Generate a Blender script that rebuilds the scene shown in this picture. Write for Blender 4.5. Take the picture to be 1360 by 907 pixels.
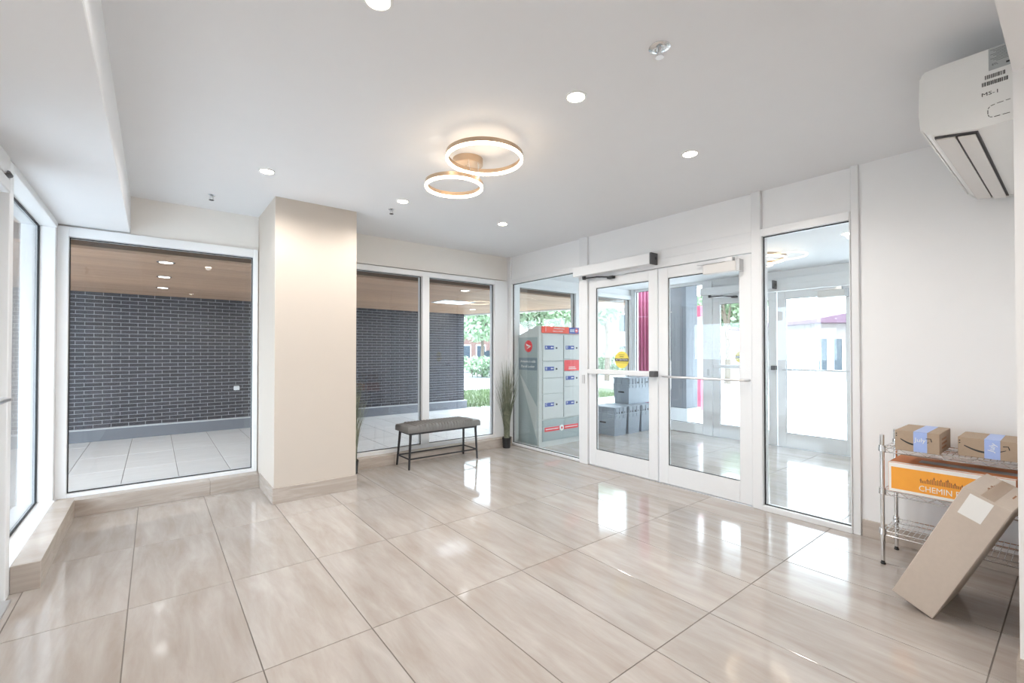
import bpy, bmesh, math, random
from mathutils import Vector, Matrix

random.seed(7)
for o in list(bpy.data.objects):
    bpy.data.objects.remove(o)
SC = bpy.context.scene
COL = SC.collection
PI = math.pi

# ------------------------------------------------------------------ camera
F_PX, PITCH, YAW = 601.0, 0.0115, math.atan((680 - 205) / 601.0)
CAM_H = 1.30
cam_d = bpy.data.cameras.new('camera')
cam_d.sensor_fit = 'HORIZONTAL'
cam_d.sensor_width = 36.0
cam_d.lens = 36.0 * F_PX / 1360.0
cam_d.shift_y = (467 - F_PX * math.tan(PITCH) - 453.5) / 1360.0
cam_d.clip_start, cam_d.clip_end = 0.02, 500
cam = bpy.data.objects.new('camera', cam_d)
COL.objects.link(cam)
cam.location = (0, 0, CAM_H)
cam.rotation_euler = (PI / 2 + PITCH, 0, -YAW)
SC.camera = cam

# ------------------------------------------------------------------ world, exposure
W = bpy.data.worlds.new('sky')
SC.world = W
W.use_nodes = True
wn = W.node_tree.nodes
wl = W.node_tree.links
bg = wn['Background']
bg.inputs['Color'].default_value = (0.80, 0.905, 1.0, 1)
bg.inputs['Strength'].default_value = 8.0
SUN = bpy.data.lights.new('sun', 'SUN')
SUN.energy = 2.2
SUN.angle = math.radians(12)
SUN.color = (1.0, 0.96, 0.9)
sun = bpy.data.objects.new('sun', SUN)
COL.objects.link(sun)
sun.rotation_euler = (math.radians(28), math.radians(14), 0)
vs = SC.view_settings
vs.view_transform = 'Standard'
vs.look = 'None'
vs.gamma = 1.0
vs.use_curve_mapping = False
vs.exposure = 0.27
DOWN_W = 44.0        # each downlight
RING_E = 12.0        # ring lamps, emission strength
SC.cycles.use_denoising = True
SC.cycles.max_bounces = 10
SC.cycles.diffuse_bounces = 6
SC.cycles.glossy_bounces = 5
SC.cycles.transparent_max_bounces = 24
SC.cycles.sample_clamp_indirect = 8.0

# ------------------------------------------------------------------ materials
MATS = {}


def new_mat(name):
    m = bpy.data.materials.new(name)
    m.use_nodes = True
    MATS[name] = m
    return m, m.node_tree.nodes, m.node_tree.links, m.node_tree.nodes['Principled BSDF']


def plain(name, col, rough=0.5, metal=0.0, spec=0.5, noise=0.04, scale=30.0, bump=0.0, coat=0.0):
    """procedural surface: a base colour broken by a little noise, optional fine relief"""
    m, n, l, b = new_mat(name)
    tc = n.new('ShaderNodeTexCoord')
    nz = n.new('ShaderNodeTexNoise')
    nz.inputs['Scale'].default_value = scale
    nz.inputs['Detail'].default_value = 4
    l.new(tc.outputs['Object'], nz.inputs['Vector'])
    mx = n.new('ShaderNodeMix')
    mx.data_type = 'RGBA'
    l.new(nz.outputs['Fac'], mx.inputs['Factor'])
    mx.inputs['A'].default_value = tuple(max(0, c * (1 - noise)) for c in col) + (1,)
    mx.inputs['B'].default_value = tuple(min(1, c * (1 + noise)) for c in col) + (1,)
    l.new(mx.outputs['Result'], b.inputs['Base Color'])
    b.inputs['Roughness'].default_value = rough
    b.inputs['Metallic'].default_value = metal
    b.inputs['Specular IOR Level'].default_value = spec
    b.inputs['Coat Weight'].default_value = coat
    if bump:
        bp = n.new('ShaderNodeBump')
        bp.inputs['Strength'].default_value = bump
        bp.inputs['Distance'].default_value = 0.002
        l.new(nz.outputs['Fac'], bp.inputs['Height'])
        l.new(bp.outputs['Normal'], b.inputs['Normal'])
    return m


def emit(name, col, strength):
    m, n, l, b = new_mat(name)
    b.inputs['Base Color'].default_value = (1, 1, 1, 1)
    b.inputs['Emission Color'].default_value = tuple(col) + (1,)
    b.inputs['Emission Strength'].default_value = strength
    return m


def varied(name, c1, c2, c3, rough, scale=(1, 1, 1), nscale=3.0, coat=0.0, spec=0.5, detail=6, distortion=1.2, rand=0.08, bump=0.0, rot=0.0):
    """stretched noise streaks between three tones; every object gets its own offset and tone"""
    m, n, l, b = new_mat(name)
    tc = n.new('ShaderNodeTexCoord')
    oi = n.new('ShaderNodeObjectInfo')
    mp = n.new('ShaderNodeMapping')
    mp.inputs['Scale'].default_value = scale
    mp.inputs['Rotation'].default_value = (0, 0, rot)
    ad = n.new('ShaderNodeVectorMath')
    ad.operation = 'MULTIPLY_ADD'
    cmb = n.new('ShaderNodeCombineXYZ')
    l.new(oi.outputs['Random'], cmb.inputs['X'])
    l.new(oi.outputs['Random'], cmb.inputs['Y'])
    l.new(oi.outputs['Random'], cmb.inputs['Z'])
    l.new(cmb.outputs['Vector'], ad.inputs[0])
    ad.inputs[1].default_value = (37.0, 53.0, 19.0)
    l.new(tc.outputs['Object'], mp.inputs['Vector'])
    l.new(mp.outputs['Vector'], ad.inputs[2])
    nz = n.new('ShaderNodeTexNoise')
    nz.inputs['Scale'].default_value = nscale
    nz.inputs['Detail'].default_value = detail
    nz.inputs['Roughness'].default_value = 0.62
    nz.inputs['Distortion'].default_value = distortion
    l.new(ad.outputs['Vector'], nz.inputs['Vector'])
    cr = n.new('ShaderNodeValToRGB')
    e = cr.color_ramp.elements
    e[0].position, e[0].color = 0.30, tuple(c1) + (1,)
    e[1].position, e[1].color = 0.72, tuple(c3) + (1,)
    k = e.new(0.5)
    k.color = tuple(c2) + (1,)
    l.new(nz.outputs['Fac'], cr.inputs['Fac'])
    mr = n.new('ShaderNodeMapRange')
    mr.inputs['To Min'].default_value = 1 - rand
    mr.inputs['To Max'].default_value = 1 + rand
    l.new(oi.outputs['Random'], mr.inputs['Value'])
    vm = n.new('ShaderNodeVectorMath')
    vm.operation = 'SCALE'
    l.new(cr.outputs['Color'], vm.inputs[0])
    l.new(mr.outputs['Result'], vm.inputs['Scale'])
    l.new(vm.outputs['Vector'], b.inputs['Base Color'])
    b.inputs['Roughness'].default_value = rough
    b.inputs['Coat Weight'].default_value = coat
    b.inputs['Coat Roughness'].default_value = 0.04
    b.inputs['Specular IOR Level'].default_value = spec
    if bump:
        bp = n.new('ShaderNodeBump')
        bp.inputs['Strength'].default_value = bump
        bp.inputs['Distance'].default_value = 0.003
        l.new(nz.outputs['Fac'], bp.inputs['Height'])
        l.new(bp.outputs['Normal'], b.inputs['Normal'])
    return m


def glass(name, tint, ior=1.5, rough=0.0):
    """clear sheet: straight-through view tinted, Fresnel reflection on top"""
    m, n, l, b = new_mat(name)
    n.remove(b)
    out = n['Material Output']
    tr = n.new('ShaderNodeBsdfTransparent')
    tr.inputs['Color'].default_value = tuple(tint) + (1,)
    gl = n.new('ShaderNodeBsdfGlossy')
    gl.inputs['Roughness'].default_value = rough
    fr = n.new('ShaderNodeFresnel')
    # the sheet does not bend the view, so both of its faces reflect as from air
    ge = n.new('ShaderNodeNewGeometry')
    mr = n.new('ShaderNodeMapRange')
    mr.inputs['To Min'].default_value = ior
    mr.inputs['To Max'].default_value = 1.0 / ior
    l.new(ge.outputs['Backfacing'], mr.inputs['Value'])
    l.new(mr.outputs['Result'], fr.inputs['IOR'])
    mx = n.new('ShaderNodeMixShader')
    l.new(fr.outputs['Fac'], mx.inputs['Fac'])
    l.new(tr.outputs['BSDF'], mx.inputs[1])
    l.new(gl.outputs['BSDF'], mx.inputs[2])
    l.new(mx.outputs['Shader'], out.inputs['Surface'])
    return m


M = MATS
plain('cream_light_lifted', (0.84, 0.81, 0.77), 0.75, noise=0.012, scale=8, bump=0.03)  # same cream, lifted in colour to make up for weak light on the header
plain('cream_lamp_toned', (0.57, 0.505, 0.44), 0.75, noise=0.012, scale=8, bump=0.03)  # same cream, warmed for lamplight and darkened in colour against the near downlight
plain('drywall', (0.86, 0.865, 0.87), 0.75, noise=0.012, scale=8, bump=0.03)
plain('ceiling_paint', (0.79, 0.80, 0.82), 0.85, noise=0.01, scale=6)
plain('grout', (0.16, 0.14, 0.125), 0.8, noise=0.1)
varied('polished_tile', (0.375, 0.325, 0.29), (0.43, 0.39, 0.36), (0.50, 0.465, 0.44), 0.10, scale=(5.5, 0.9, 1), nscale=2.0, coat=0.12, rand=0.05, rot=0.30, distortion=0.35, detail=9)
varied('base_tile', (0.40, 0.34, 0.29), (0.47, 0.41, 0.36), (0.56, 0.50, 0.45), 0.22, scale=(0.5, 0.5, 3.5), nscale=4.0, rand=0.06)
plain('white_metal', (0.80, 0.81, 0.82), 0.32, noise=0.01, spec=0.5)
plain('grey_metal', (0.60, 0.61, 0.62), 0.35, noise=0.02)
plain('aluminium', (0.72, 0.73, 0.75), 0.28, metal=0.9, noise=0.03)
plain('chrome', (0.78, 0.79, 0.80), 0.10, metal=1.0, noise=0.02)
plain('rubber', (0.02, 0.022, 0.025), 0.55, noise=0.1)
plain('black_metal', (0.022, 0.022, 0.026), 0.42, noise=0.1)
plain('dark_cap', (0.09, 0.09, 0.095), 0.6, noise=0.2, scale=200)
plain('white_plastic', (0.83, 0.84, 0.83), 0.35, noise=0.01)
plain('louver_plastic', (0.70, 0.68, 0.66), 0.4, noise=0.02)
plain('grey_leather', (0.165, 0.16, 0.155), 0.48, noise=0.12, scale=120, bump=0.25)
plain('champagne_metal', (0.56, 0.42, 0.30), 0.35, metal=0.55, noise=0.03)
plain('cardboard', (0.42, 0.32, 0.235), 0.8, noise=0.06, scale=60, bump=0.1)
plain('pale_cardboard', (0.58, 0.50, 0.43), 0.8, noise=0.05, scale=50, bump=0.1)
plain('brown_tape', (0.44, 0.33, 0.24), 0.3, noise=0.05)
plain('blue_tape', (0.38, 0.50, 0.86), 0.35, noise=0.05)
plain('orange_print', (0.93, 0.40, 0.05), 0.55, noise=0.03)
plain('orange_cardboard', (0.66, 0.25, 0.10), 0.7, noise=0.06)
plain('white_print', (0.86, 0.86, 0.84), 0.6, noise=0.01)
plain('brown_print', (0.30, 0.13, 0.05), 0.6, noise=0.05)
plain('black_print', (0.03, 0.03, 0.032), 0.6, noise=0.05)
plain('grey_print', (0.42, 0.45, 0.46), 0.6, noise=0.05)
plain('red_print', (0.78, 0.045, 0.05), 0.45, noise=0.03)
plain('orange_red_print', (0.88, 0.10, 0.05), 0.45, noise=0.03)
plain('blue_print', (0.035, 0.07, 0.33), 0.45, noise=0.05)
plain('yellow_print', (0.80, 0.66, 0.12), 0.5, noise=0.03)
plain('locker_grey', (0.58, 0.61, 0.60), 0.42, noise=0.02)
plain('locker_side', (0.36, 0.42, 0.43), 0.40, noise=0.04, scale=3)
plain('locker_slate', (0.18, 0.24, 0.28), 0.4, noise=0.04)
plain('tote_grey', (0.30, 0.34, 0.39), 0.5, noise=0.05, scale=15)
plain('pot_black', (0.015, 0.015, 0.016), 0.45, noise=0.2)
plain('soil', (0.05, 0.035, 0.025), 0.95, noise=0.4, scale=80)
varied('reed', (0.08, 0.10, 0.06), (0.17, 0.19, 0.13), (0.34, 0.34, 0.25), 0.55, nscale=8, rand=0.25)
varied('brick_face', (0.024, 0.024, 0.031), (0.035, 0.034, 0.043), (0.050, 0.048, 0.058), 0.7, nscale=14, rand=0.28, bump=0.5)  # bluish cast in the brick tones stands in for a navy reflection
plain('mortar', (0.40, 0.40, 0.42), 0.9, noise=0.08, scale=60)
plain('plinth', (0.155, 0.165, 0.185), 0.75, noise=0.08, scale=12)
plain('pale_ledge', (0.55, 0.56, 0.57), 0.75, noise=0.05)
varied('soffit_wood', (0.46, 0.29, 0.19), (0.53, 0.34, 0.225), (0.60, 0.39, 0.26), 0.55, scale=(0.6, 14, 1), nscale=3, rand=0.10)
plain('soffit_joint', (0.16, 0.09, 0.05), 0.8, noise=0.1)
varied('paver', (0.66, 0.67, 0.67), (0.72, 0.73, 0.73), (0.78, 0.79, 0.79), 0.6, scale=(0.6, 5, 1), nscale=3, rand=0.05)
plain('paver_joint', (0.25, 0.25, 0.25), 0.9, noise=0.1)
plain('asphalt', (0.36, 0.36, 0.36), 0.9, noise=0.06, scale=8)
plain('lawn_soil', (0.09, 0.11, 0.06), 0.95, noise=0.3)
varied('grass_blade', (0.08, 0.13, 0.05), (0.12, 0.17, 0.07), (0.17, 0.22, 0.10), 0.6, nscale=2, rand=0.1)
varied('leaf', (0.20, 0.30, 0.16), (0.28, 0.39, 0.24), (0.38, 0.48, 0.33), 0.55, nscale=1.4, rand=0.15)  # paler, greyer greens stand in for haze and overexposure
plain('bark', (0.16, 0.13, 0.10), 0.9, noise=0.3, scale=20)
plain('maroon_metal', (0.34, 0.07, 0.15), 0.45, noise=0.08, scale=6)
plain('red_metal', (0.75, 0.06, 0.12), 0.4, noise=0.04)
plain('car_paint', (0.06, 0.08, 0.11), 0.25, noise=0.05, coat=0.6)
plain('house_brick', (0.20, 0.12, 0.10), 0.85, noise=0.15, scale=4)
plain('house_pale', (0.36, 0.33, 0.32), 0.8, noise=0.04)
plain('roof_plum', (0.13, 0.07, 0.11), 0.7, noise=0.1)
plain('window_dark', (0.04, 0.06, 0.08), 0.12, noise=0.05)
glass('clear_glass', (0.955, 0.97, 0.97))
glass('tinted_glass', (0.90, 0.93, 0.95))
emit('lamp_white', (1.0, 0.86, 0.68), 60.0)
emit('ring_white', (1.0, 0.80, 0.58), RING_E)
emit('canopy_white', (1.0, 0.95, 0.88), 7.0)
emit('panel_white', (0.97, 0.98, 1.0), 2.2)


# ------------------------------------------------------------------ helpers
def origin_of(o):
    v = Vector((0, 0, 0))
    while o is not None:
        v += o.location
        o = o.parent
    return v


def tag(o, label=None, cat=None, group=None, kind=None):
    for k, v in (('label', label), ('category', cat), ('group', group), ('kind', kind)):
        if v:
            o[k] = v
    return o


def thing(name, loc, label, cat, group=None, kind=None):
    o = bpy.data.objects.new(name, None)
    o.empty_display_size = 0.1
    COL.objects.link(o)
    o.location = loc
    return tag(o, label, cat, group, kind)


class MB:
    """collects boxes, tubes, lathes, prisms (world coordinates); build() makes ONE mesh object"""

    def __init__(self):
        self.v, self.f, self.sm = [], [], []

    def add(self, vs_, fs_, smooth=False):
        b = len(self.v)
        self.v += [Vector(p) for p in vs_]
        self.f += [[b + i for i in q] for q in fs_]
        self.sm += [smooth] * len(fs_)
        return self

    def box(self, lo, hi, bevel=0.0):
        lo, hi = [min(a, b) for a, b in zip(lo, hi)], [max(a, b) for a, b in zip(lo, hi)]
        bm = bmesh.new()
        bmesh.ops.create_cube(bm, size=1)
        for w in bm.verts:
            w.co = Vector([lo[i] + (w.co[i] + 0.5) * (hi[i] - lo[i]) for i in range(3)])
        if bevel > 0:
            bevel = min(bevel, 0.45 * min(hi[i] - lo[i] for i in range(3)))
            bmesh.ops.bevel(bm, geom=list(bm.edges), offset=bevel, segments=2 if bevel > 0.004 else 1, affect='EDGES', profile=0.5)
        bm.verts.index_update()
        self.add([w.co.copy() for w in bm.verts], [[w.index for w in q.verts] for q in bm.faces])
        bm.free()
        return self

    def tube(self, pts, r, n=8, closed=False, cap=True):
        pts = [Vector(p) for p in pts]
        rr = r if isinstance(r, (list, tuple)) else [r] * len(pts)
        N = len(pts)
        vs_, fs_ = [], []
        up = None
        for i, p in enumerate(pts):
            a = pts[(i - 1) % N] if (closed or i > 0) else p
            c = pts[(i + 1) % N] if (closed or i < N - 1) else p
            t = (c - a).normalized()
            if up is None:
                up = Vector((0, 0, 1)) if abs(t.z) < 0.9 else Vector((1, 0, 0))
            s = t.cross(up).normalized()
            up = s.cross(t).normalized()
            for k in range(n):
                an = 2 * PI * k / n
                vs_.append(p + (s * math.cos(an) + up * math.sin(an)) * rr[i])
        for i in range(N if closed else N - 1):
            j = (i + 1) % N
            for k in range(n):
                k2 = (k + 1) % n
                fs_.append([i * n + k, i * n + k2, j * n + k2, j * n + k])
        if cap and not closed:
            fs_.append(list(range(n))[::-1])
            fs_.append([(N - 1) * n + k for k in range(n)])
        return self.add(vs_, fs_, True)

    def lathe(self, c, prof, n=32, axis='z', closed=False, arc=1.0):
        """prof: list of (radius, height)"""
        c = Vector(c)
        vs_, fs_ = [], []
        m = len(prof)
        for k in range(n):
            a = 2 * PI * k / n
            for r, h in prof:
                if axis == 'z':
                    vs_.append(c + Vector((r * math.cos(a), r * math.sin(a), h)))
                elif axis == 'x':
                    vs_.append(c + Vector((h, r * math.cos(a), r * math.sin(a))))
                else:
                    vs_.append(c + Vector((r * math.cos(a), h, r * math.sin(a))))
        for k in range(n):
            k2 = (k + 1) % n
            for i in range(m if closed else m - 1):
                j = (i + 1) % m
                fs_.append([k * m + i, k2 * m + i, k2 * m + j, k * m + j])
        if not closed:
            if prof[0][0] > 1e-6:
                fs_.append([k * m for k in range(n)][::-1])
            if prof[-1][0] > 1e-6:
                fs_.append([k * m + m - 1 for k in range(n)])
        return self.add(vs_, fs_, True)

    def prism(self, poly, axis, a, b):
        """poly in the two other axes (in x,y,z order), extruded along axis from a to b"""
        def pt(p, h):
            q = list(p)
            q.insert(axis, h)
            return q
        n = len(poly)
        vs_ = [pt(p, a) for p in poly] + [pt(p, b) for p in poly]
        fs_ = [list(range(n)), list(range(2 * n - 1, n - 1, -1))]
        for i in range(n):
            j = (i + 1) % n
            fs_.append([i, i + n, j + n, j])
        return self.add(vs_, fs_)

    def xform(self, mat):
        self.v = [mat @ p for p in self.v]
        return self

    def build(self, name, mat, parent=None, origin=None, smooth_angle=0.6):
        me = bpy.data.meshes.new(name)
        o = bpy.data.objects.new(name, me)
        COL.objects.link(o)
        if parent is not None:
            o.parent = parent
            org = origin_of(parent)
        else:
            if origin is None:
                xs = [p.x for p in self.v]; ys = [p.y for p in self.v]; zs = [p.z for p in self.v]
                origin = ((min(xs) + max(xs)) / 2, (min(ys) + max(ys)) / 2, min(zs))
            o.location = origin
            org = Vector(origin)
        me.from_pydata([tuple(p - org) for p in self.v], [], self.f)
        bm = bmesh.new()
        bm.from_mesh(me)
        bmesh.ops.recalc_face_normals(bm, faces=bm.faces)
        bm.to_mesh(me)
        bm.free()
        if any(self.sm):
            me.polygons.foreach_set('use_smooth', [True] * len(me.polygons))
            try:
                me.set_sharp_from_angle(angle=smooth_angle)
            except Exception:
                pass
        me.materials.append(M[mat] if isinstance(mat, str) else mat)
        me.update()
        return o


def boxo(name, lo, hi, mat, parent=None, bevel=0.0, origin=None):
    return MB().box(lo, hi, bevel).build(name, mat, parent, origin)


def copy_tree(o, parent=None):
    c = o.copy()
    COL.objects.link(c)
    c.parent = parent
    for ch in list(o.children):
        copy_tree(ch, c)
    return c


def text(body, size, loc, xdir, ydir, mat, parent, depth=0.0006, name='lettering', align='CENTER', squeeze=1.0):
    """raised lettering; xdir = reading direction, ydir = up of the letters"""
    cu = bpy.data.curves.new('letters', 'FONT')
    cu.body = body
    cu.size = size
    cu.extrude = depth
    cu.align_x = align
    cu.align_y = 'CENTER'
    cu.resolution_u = 2
    t = bpy.data.objects.new('letters', cu)
    COL.objects.link(t)
    bpy.context.view_layer.update()
    me = bpy.data.meshes.new_from_object(t.evaluated_get(bpy.context.evaluated_depsgraph_get()))
    bpy.data.objects.remove(t)
    x = Vector(xdir).normalized()
    y = Vector(ydir).normalized()
    z = x.cross(y)
    mb = MB()
    loc = Vector(loc)
    mb.add([loc + x * p.co.x * squeeze + y * p.co.y + z * p.co.z for p in me.vertices], [list(q.vertices) for q in me.polygons])
    bpy.data.meshes.remove(me)
    me2 = mb.build(name, mat, parent)
    return me2


def frame_yz(mb, x0, x1, y0, y1, z0, z1, wl_, wr, wb, wt, bevel=0.0):
    """rectangular frame lying in a plane X=const: stiles full height, rails between"""
    mb.box((x0, y0, z0), (x1, y0 + wl_, z1), bevel)
    mb.box((x0, y1 - wr, z0), (x1, y1, z1), bevel)
    mb.box((x0, y0 + wl_, z0), (x1, y1 - wr, z0 + wb), bevel)
    mb.box((x0, y0 + wl_, z1 - wt), (x1, y1 - wr, z1), bevel)
    return mb


def frame_xz(mb, y0, y1, x0, x1, z0, z1, wl_, wr, wb, wt, bevel=0.0):
    mb.box((x0, y0, z0), (x0 + wl_, y1, z1), bevel)
    mb.box((x1 - wr, y0, z0), (x1, y1, z1), bevel)
    mb.box((x0 + wl_, y0, z0), (x1 - wr, y1, z0 + wb), bevel)
    mb.box((x0 + wl_, y0, z1 - wt), (x1 - wr, y1, z1), bevel)
    return mb


# ================================================================== SETTING
H = 2.635
XL, XR, YB = -0.60, 3.944, 5.08        # inner faces of left storefront, door wall, back wall
XV = 6.762                              # outer door wall
VH = 2.41                               # vestibule ceiling
YN = 0.163                              # face of the wall the air conditioner hangs on
YEND = -3.6                             # end of the passage behind the viewpoint
TX0, TXS, TY0, TYS = 1.722, 0.4545, 2.088, 0.9185

# ---- floor with one object per tile
fl = thing('floor', (0, 0, 0), 'polished beige stone-look tile floor of the lobby and entrance', 'floor', kind='structure')
boxo('grout_bed', (-0.9, YEND - 0.2, -0.12), (XV + 0.1, 5.30, -0.0022), 'grout', fl)
tile_full = None
G = 0.0020


def tile_mesh(x0, x1, y0, y1, name, parent):
    cx_, cy_ = (x0 + x1) / 2, (y0 + y1) / 2
    hx, hy_ = (x1 - x0) / 2 - G, (y1 - y0) / 2 - G
    c = 0.001
    me = bpy.data.meshes.new('tile')
    v = [(-hx, -hy_, -0.01), (hx, -hy_, -0.01), (hx, hy_, -0.01), (-hx, hy_, -0.01),
         (-hx, -hy_, -c), (hx, -hy_, -c), (hx, hy_, -c), (-hx, hy_, -c),
         (-hx + c, -hy_ + c, 0), (hx - c, -hy_ + c, 0), (hx - c, hy_ - c, 0), (-hx + c, hy_ - c, 0)]
    f = [(0, 1, 5, 4), (1, 2, 6, 5), (2, 3, 7, 6), (3, 0, 4, 7), (4, 5, 9, 8), (5, 6, 10, 9), (6, 7, 11, 10), (7, 4, 8, 11), (8, 9, 10, 11)]
    me.from_pydata(v, [], f)
    me.materials.append(M['polished_tile'])
    return me


for i in range(-6, 13):
    for j in range(-7, 5):
        x0, x1 = TX0 + i * TXS, TX0 + (i + 1) * TXS
        y0, y1 = TY0 + j * TYS, TY0 + (j + 1) * TYS
        cx0, cx1 = max(x0, -0.85), min(x1, XV + 0.02)
        cy0, cy1 = max(y0, YEND), min(y1, 5.12)
        if cx1 - cx0 < 0.01 or cy1 - cy0 < 0.01:
            continue
        if cx0 > 3.9 and cy1 < 0.9:
            continue
        full = abs((cx1 - cx0) - TXS) < 1e-6 and abs((cy1 - cy0) - TYS) < 1e-6
        if full and tile_full is not None:
            me = tile_full
        else:
            me = tile_mesh(cx0, cx1, cy0, cy1, 'tile', fl)
            if full:
                tile_full = me
        o = bpy.data.objects.new('tile', me)
        COL.objects.link(o)
        o.parent = fl
        o.location = ((cx0 + cx1) / 2, (cy0 + cy1) / 2, 0)

# ---- ceiling and lowered bulkhead
o = boxo('ceiling', (-0.95, YEND - 0.2, H), (XR + 0.12, 5.30, H + 0.15), 'ceiling_paint')
tag(o, 'smooth white painted lobby ceiling', 'ceiling', kind='structure')
o = boxo('trim_1', (-0.80, YN, 2.318), (-0.168, YB + 0.1, H + 0.01), 'ceiling_paint', bevel=0.004)
tag(o, 'lowered white ceiling bulkhead along the glazed side door', 'bulkhead', kind='structure')
o = boxo('ceiling', (XR + 0.10, 0.90, VH), (XV + 0.12, 5.28, VH + 0.2), 'ceiling_paint')
tag(o, 'white entrance vestibule ceiling behind the double doors', 'ceiling', kind='structure')

# ---- back wall: header, wall behind the pillar
o = MB().box((-0.80, YB, 2.305), (XR + 0.12, YB + 0.20, H + 0.02)).box((0.80, YB, 0), (1.50, YB + 0.2, 2.305)).build('wall_back', 'cream_light_lifted')
tag(o, 'cream painted band of wall above the windows behind the bench', 'wall', kind='structure')
# pillar
col = thing('wall_pillar', (1.155, 4.68, 0), 'square cream painted pillar with a stone-look tiled base', 'pillar', kind='structure')
boxo('shaft', (0.806, 4.298, 0.0), (1.508, YB + 0.01, H + 0.005), 'cream_lamp_toned', col, bevel=0.003)
boxo('base_tile', (0.797, 4.287, 0.0), (1.517, 4.298, 0.133), 'base_tile', col, bevel=0.001)
boxo('base_tile', (0.797, 4.2985, 0.0), (0.806, 4.925, 0.133), 'base_tile', col, bevel=0.001)
boxo('base_tile', (1.508, 4.2985, 0.0), (1.517, 4.925, 0.133), 'base_tile', col, bevel=0.001)

# ---- door wall: plaster above and beside the glazing
wr = thing('wall_right', (XR, 0.6, 0), 'white painted wall around the double doors and behind the wire rack', 'wall', kind='structure')
boxo('wall_panel', (XR, YN - 0.2, 0), (XR + 0.14, 0.99, H + 0.02), 'drywall', wr)
boxo('header_panel', (XR + 0.012, 3.69, 2.312), (XR + 0.13, 5.005, H + 0.02), 'drywall', wr)
boxo('header_panel', (XR + 0.012, 1.73, 2.312), (XR + 0.13, 3.62, H + 0.02), 'drywall', wr)
boxo('header_panel', (XR + 0.012, 1.035, 2.312), (XR + 0.13, 1.655, H + 0.02), 'drywall', wr)
o = boxo('baseboard_right', (XR - 0.010, YN, 0), (XR, 0.985, 0.118), 'base_tile', bevel=0.001)
tag(o, 'stone-look tile skirting below the wall behind the wire rack', 'baseboard', kind='structure')

# ---- wall carrying the air conditioner, with the cased opening to the passage
XJ = 2.60
wf = thing('wall_front', (3.3, 0.0, 0), 'white wall end beside the wire rack at the edge of the opening', 'wall', kind='structure')
boxo('wall_panel', (XJ, -0.12, 0), (XR + 0.14, YN, H + 0.02), 'drywall', wf)
boxo('opening_head', (-0.80, -0.12, 2.385), (XJ, YN, H + 0.02), 'drywall', wf)
boxo('base_tile', (XJ - 0.009, -0.12, 0), (XJ, YN, 0.13), 'base_tile', wf)
boxo('base_tile', (XJ - 0.009, YN, 0), (XR - 0.01, YN + 0.009, 0.118), 'base_tile', wf)
# passage behind the viewpoint
o = MB().box((-0.95, YEND - 0.15, 0), (XR + 0.14, YEND, H + 0.02)).box((XR, YEND, 0), (XR + 0.14, -0.12, H + 0.02)).build('wall_passage', 'drywall')
tag(o, 'white wall of the passage across from the entrance doors', 'wall', kind='structure')
# left wall: solid beyond the side door
o = MB().box((-0.80, YEND, 0), (XL - 0.02, 2.50, H + 0.02)).box((-0.80, 2.50, 2.30), (XL - 0.02, YB + 0.1, H + 0.02)).build('wall_left', 'drywall')
tag(o, 'white wall beside the glazed side door', 'wall', kind='structure')

# ---- tiled curbs below the windows
o = MB().box((-0.598, 3.575, 0), (-0.482, 4.92, 0.148), 0.0015).build('trim_2', 'base_tile')
tag(o, 'low tiled curb below the side window', 'curb', kind='structure')
cb = thing('trim_3', (0.1, 4.98, 0), 'low tiled curb below the wide brick-view window', 'curb', kind='structure')
xs = [-0.598, 0.405, 0.797]
for a, b in zip(xs[:-1], xs[1:]):
    boxo('curb_tile', (a + 0.001, 4.921, 0), (b - 0.001, 5.045, 0.131), 'base_tile', cb, bevel=0.0015)
cb = thing('trim_4', (2.7, 4.98, 0), 'low tiled curb below the windows behind the bench', 'curb', kind='structure')
xs = [1.518, 2.18, 3.09, XR - 0.03]
for a, b in zip(xs[:-1], xs[1:]):
    boxo('curb_tile', (a + 0.001, 4.945, 0), (b - 0.001, 5.045, 0.118), 'base_tile', cb, bevel=0.0015)


# ------------------------------------------------------------------ glazing
def window_xz(name, y, x0, x1, z0, z1, wl_, wr, wb, wt, label, mulls=(), panes_mat='clear_glass', depth=(-0.03, 0.09)):
    """glazing in a plane Y=const; mulls = list of (xa, xb)"""
    w = thing(name, ((x0 + x1) / 2, y, z0), label, 'window', kind='structure')
    frame_xz(MB(), y + depth[0], y + depth[1], x0, x1, z0, z1, wl_, wr, wb, wt, 0.003).build('frame', 'white_metal', w)
    edges = [x0 + wl_] + [v for m in mulls for v in m] + [x1 - wr]
    for a, b in mulls:
        boxo('mullion', (a, y + depth[0], z0 + wb), (b, y + depth[1], z1 - wt), 'white_metal', w, 0.003)
    for k in range(0, len(edges), 2):
        a, b = edges[k], edges[k + 1]
        za, zb = z0 + wb, z1 - wt
        boxo('pane', (a + 0.004, y + 0.024, za + 0.004), (b - 0.004, y + 0.030, zb - 0.004), panes_mat, w)
        frame_xz(MB(), y + 0.012, y + 0.024, a, b, za, zb, 0.007, 0.007, 0.007, 0.007).build('gasket', 'rubber', w)
    return w


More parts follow.
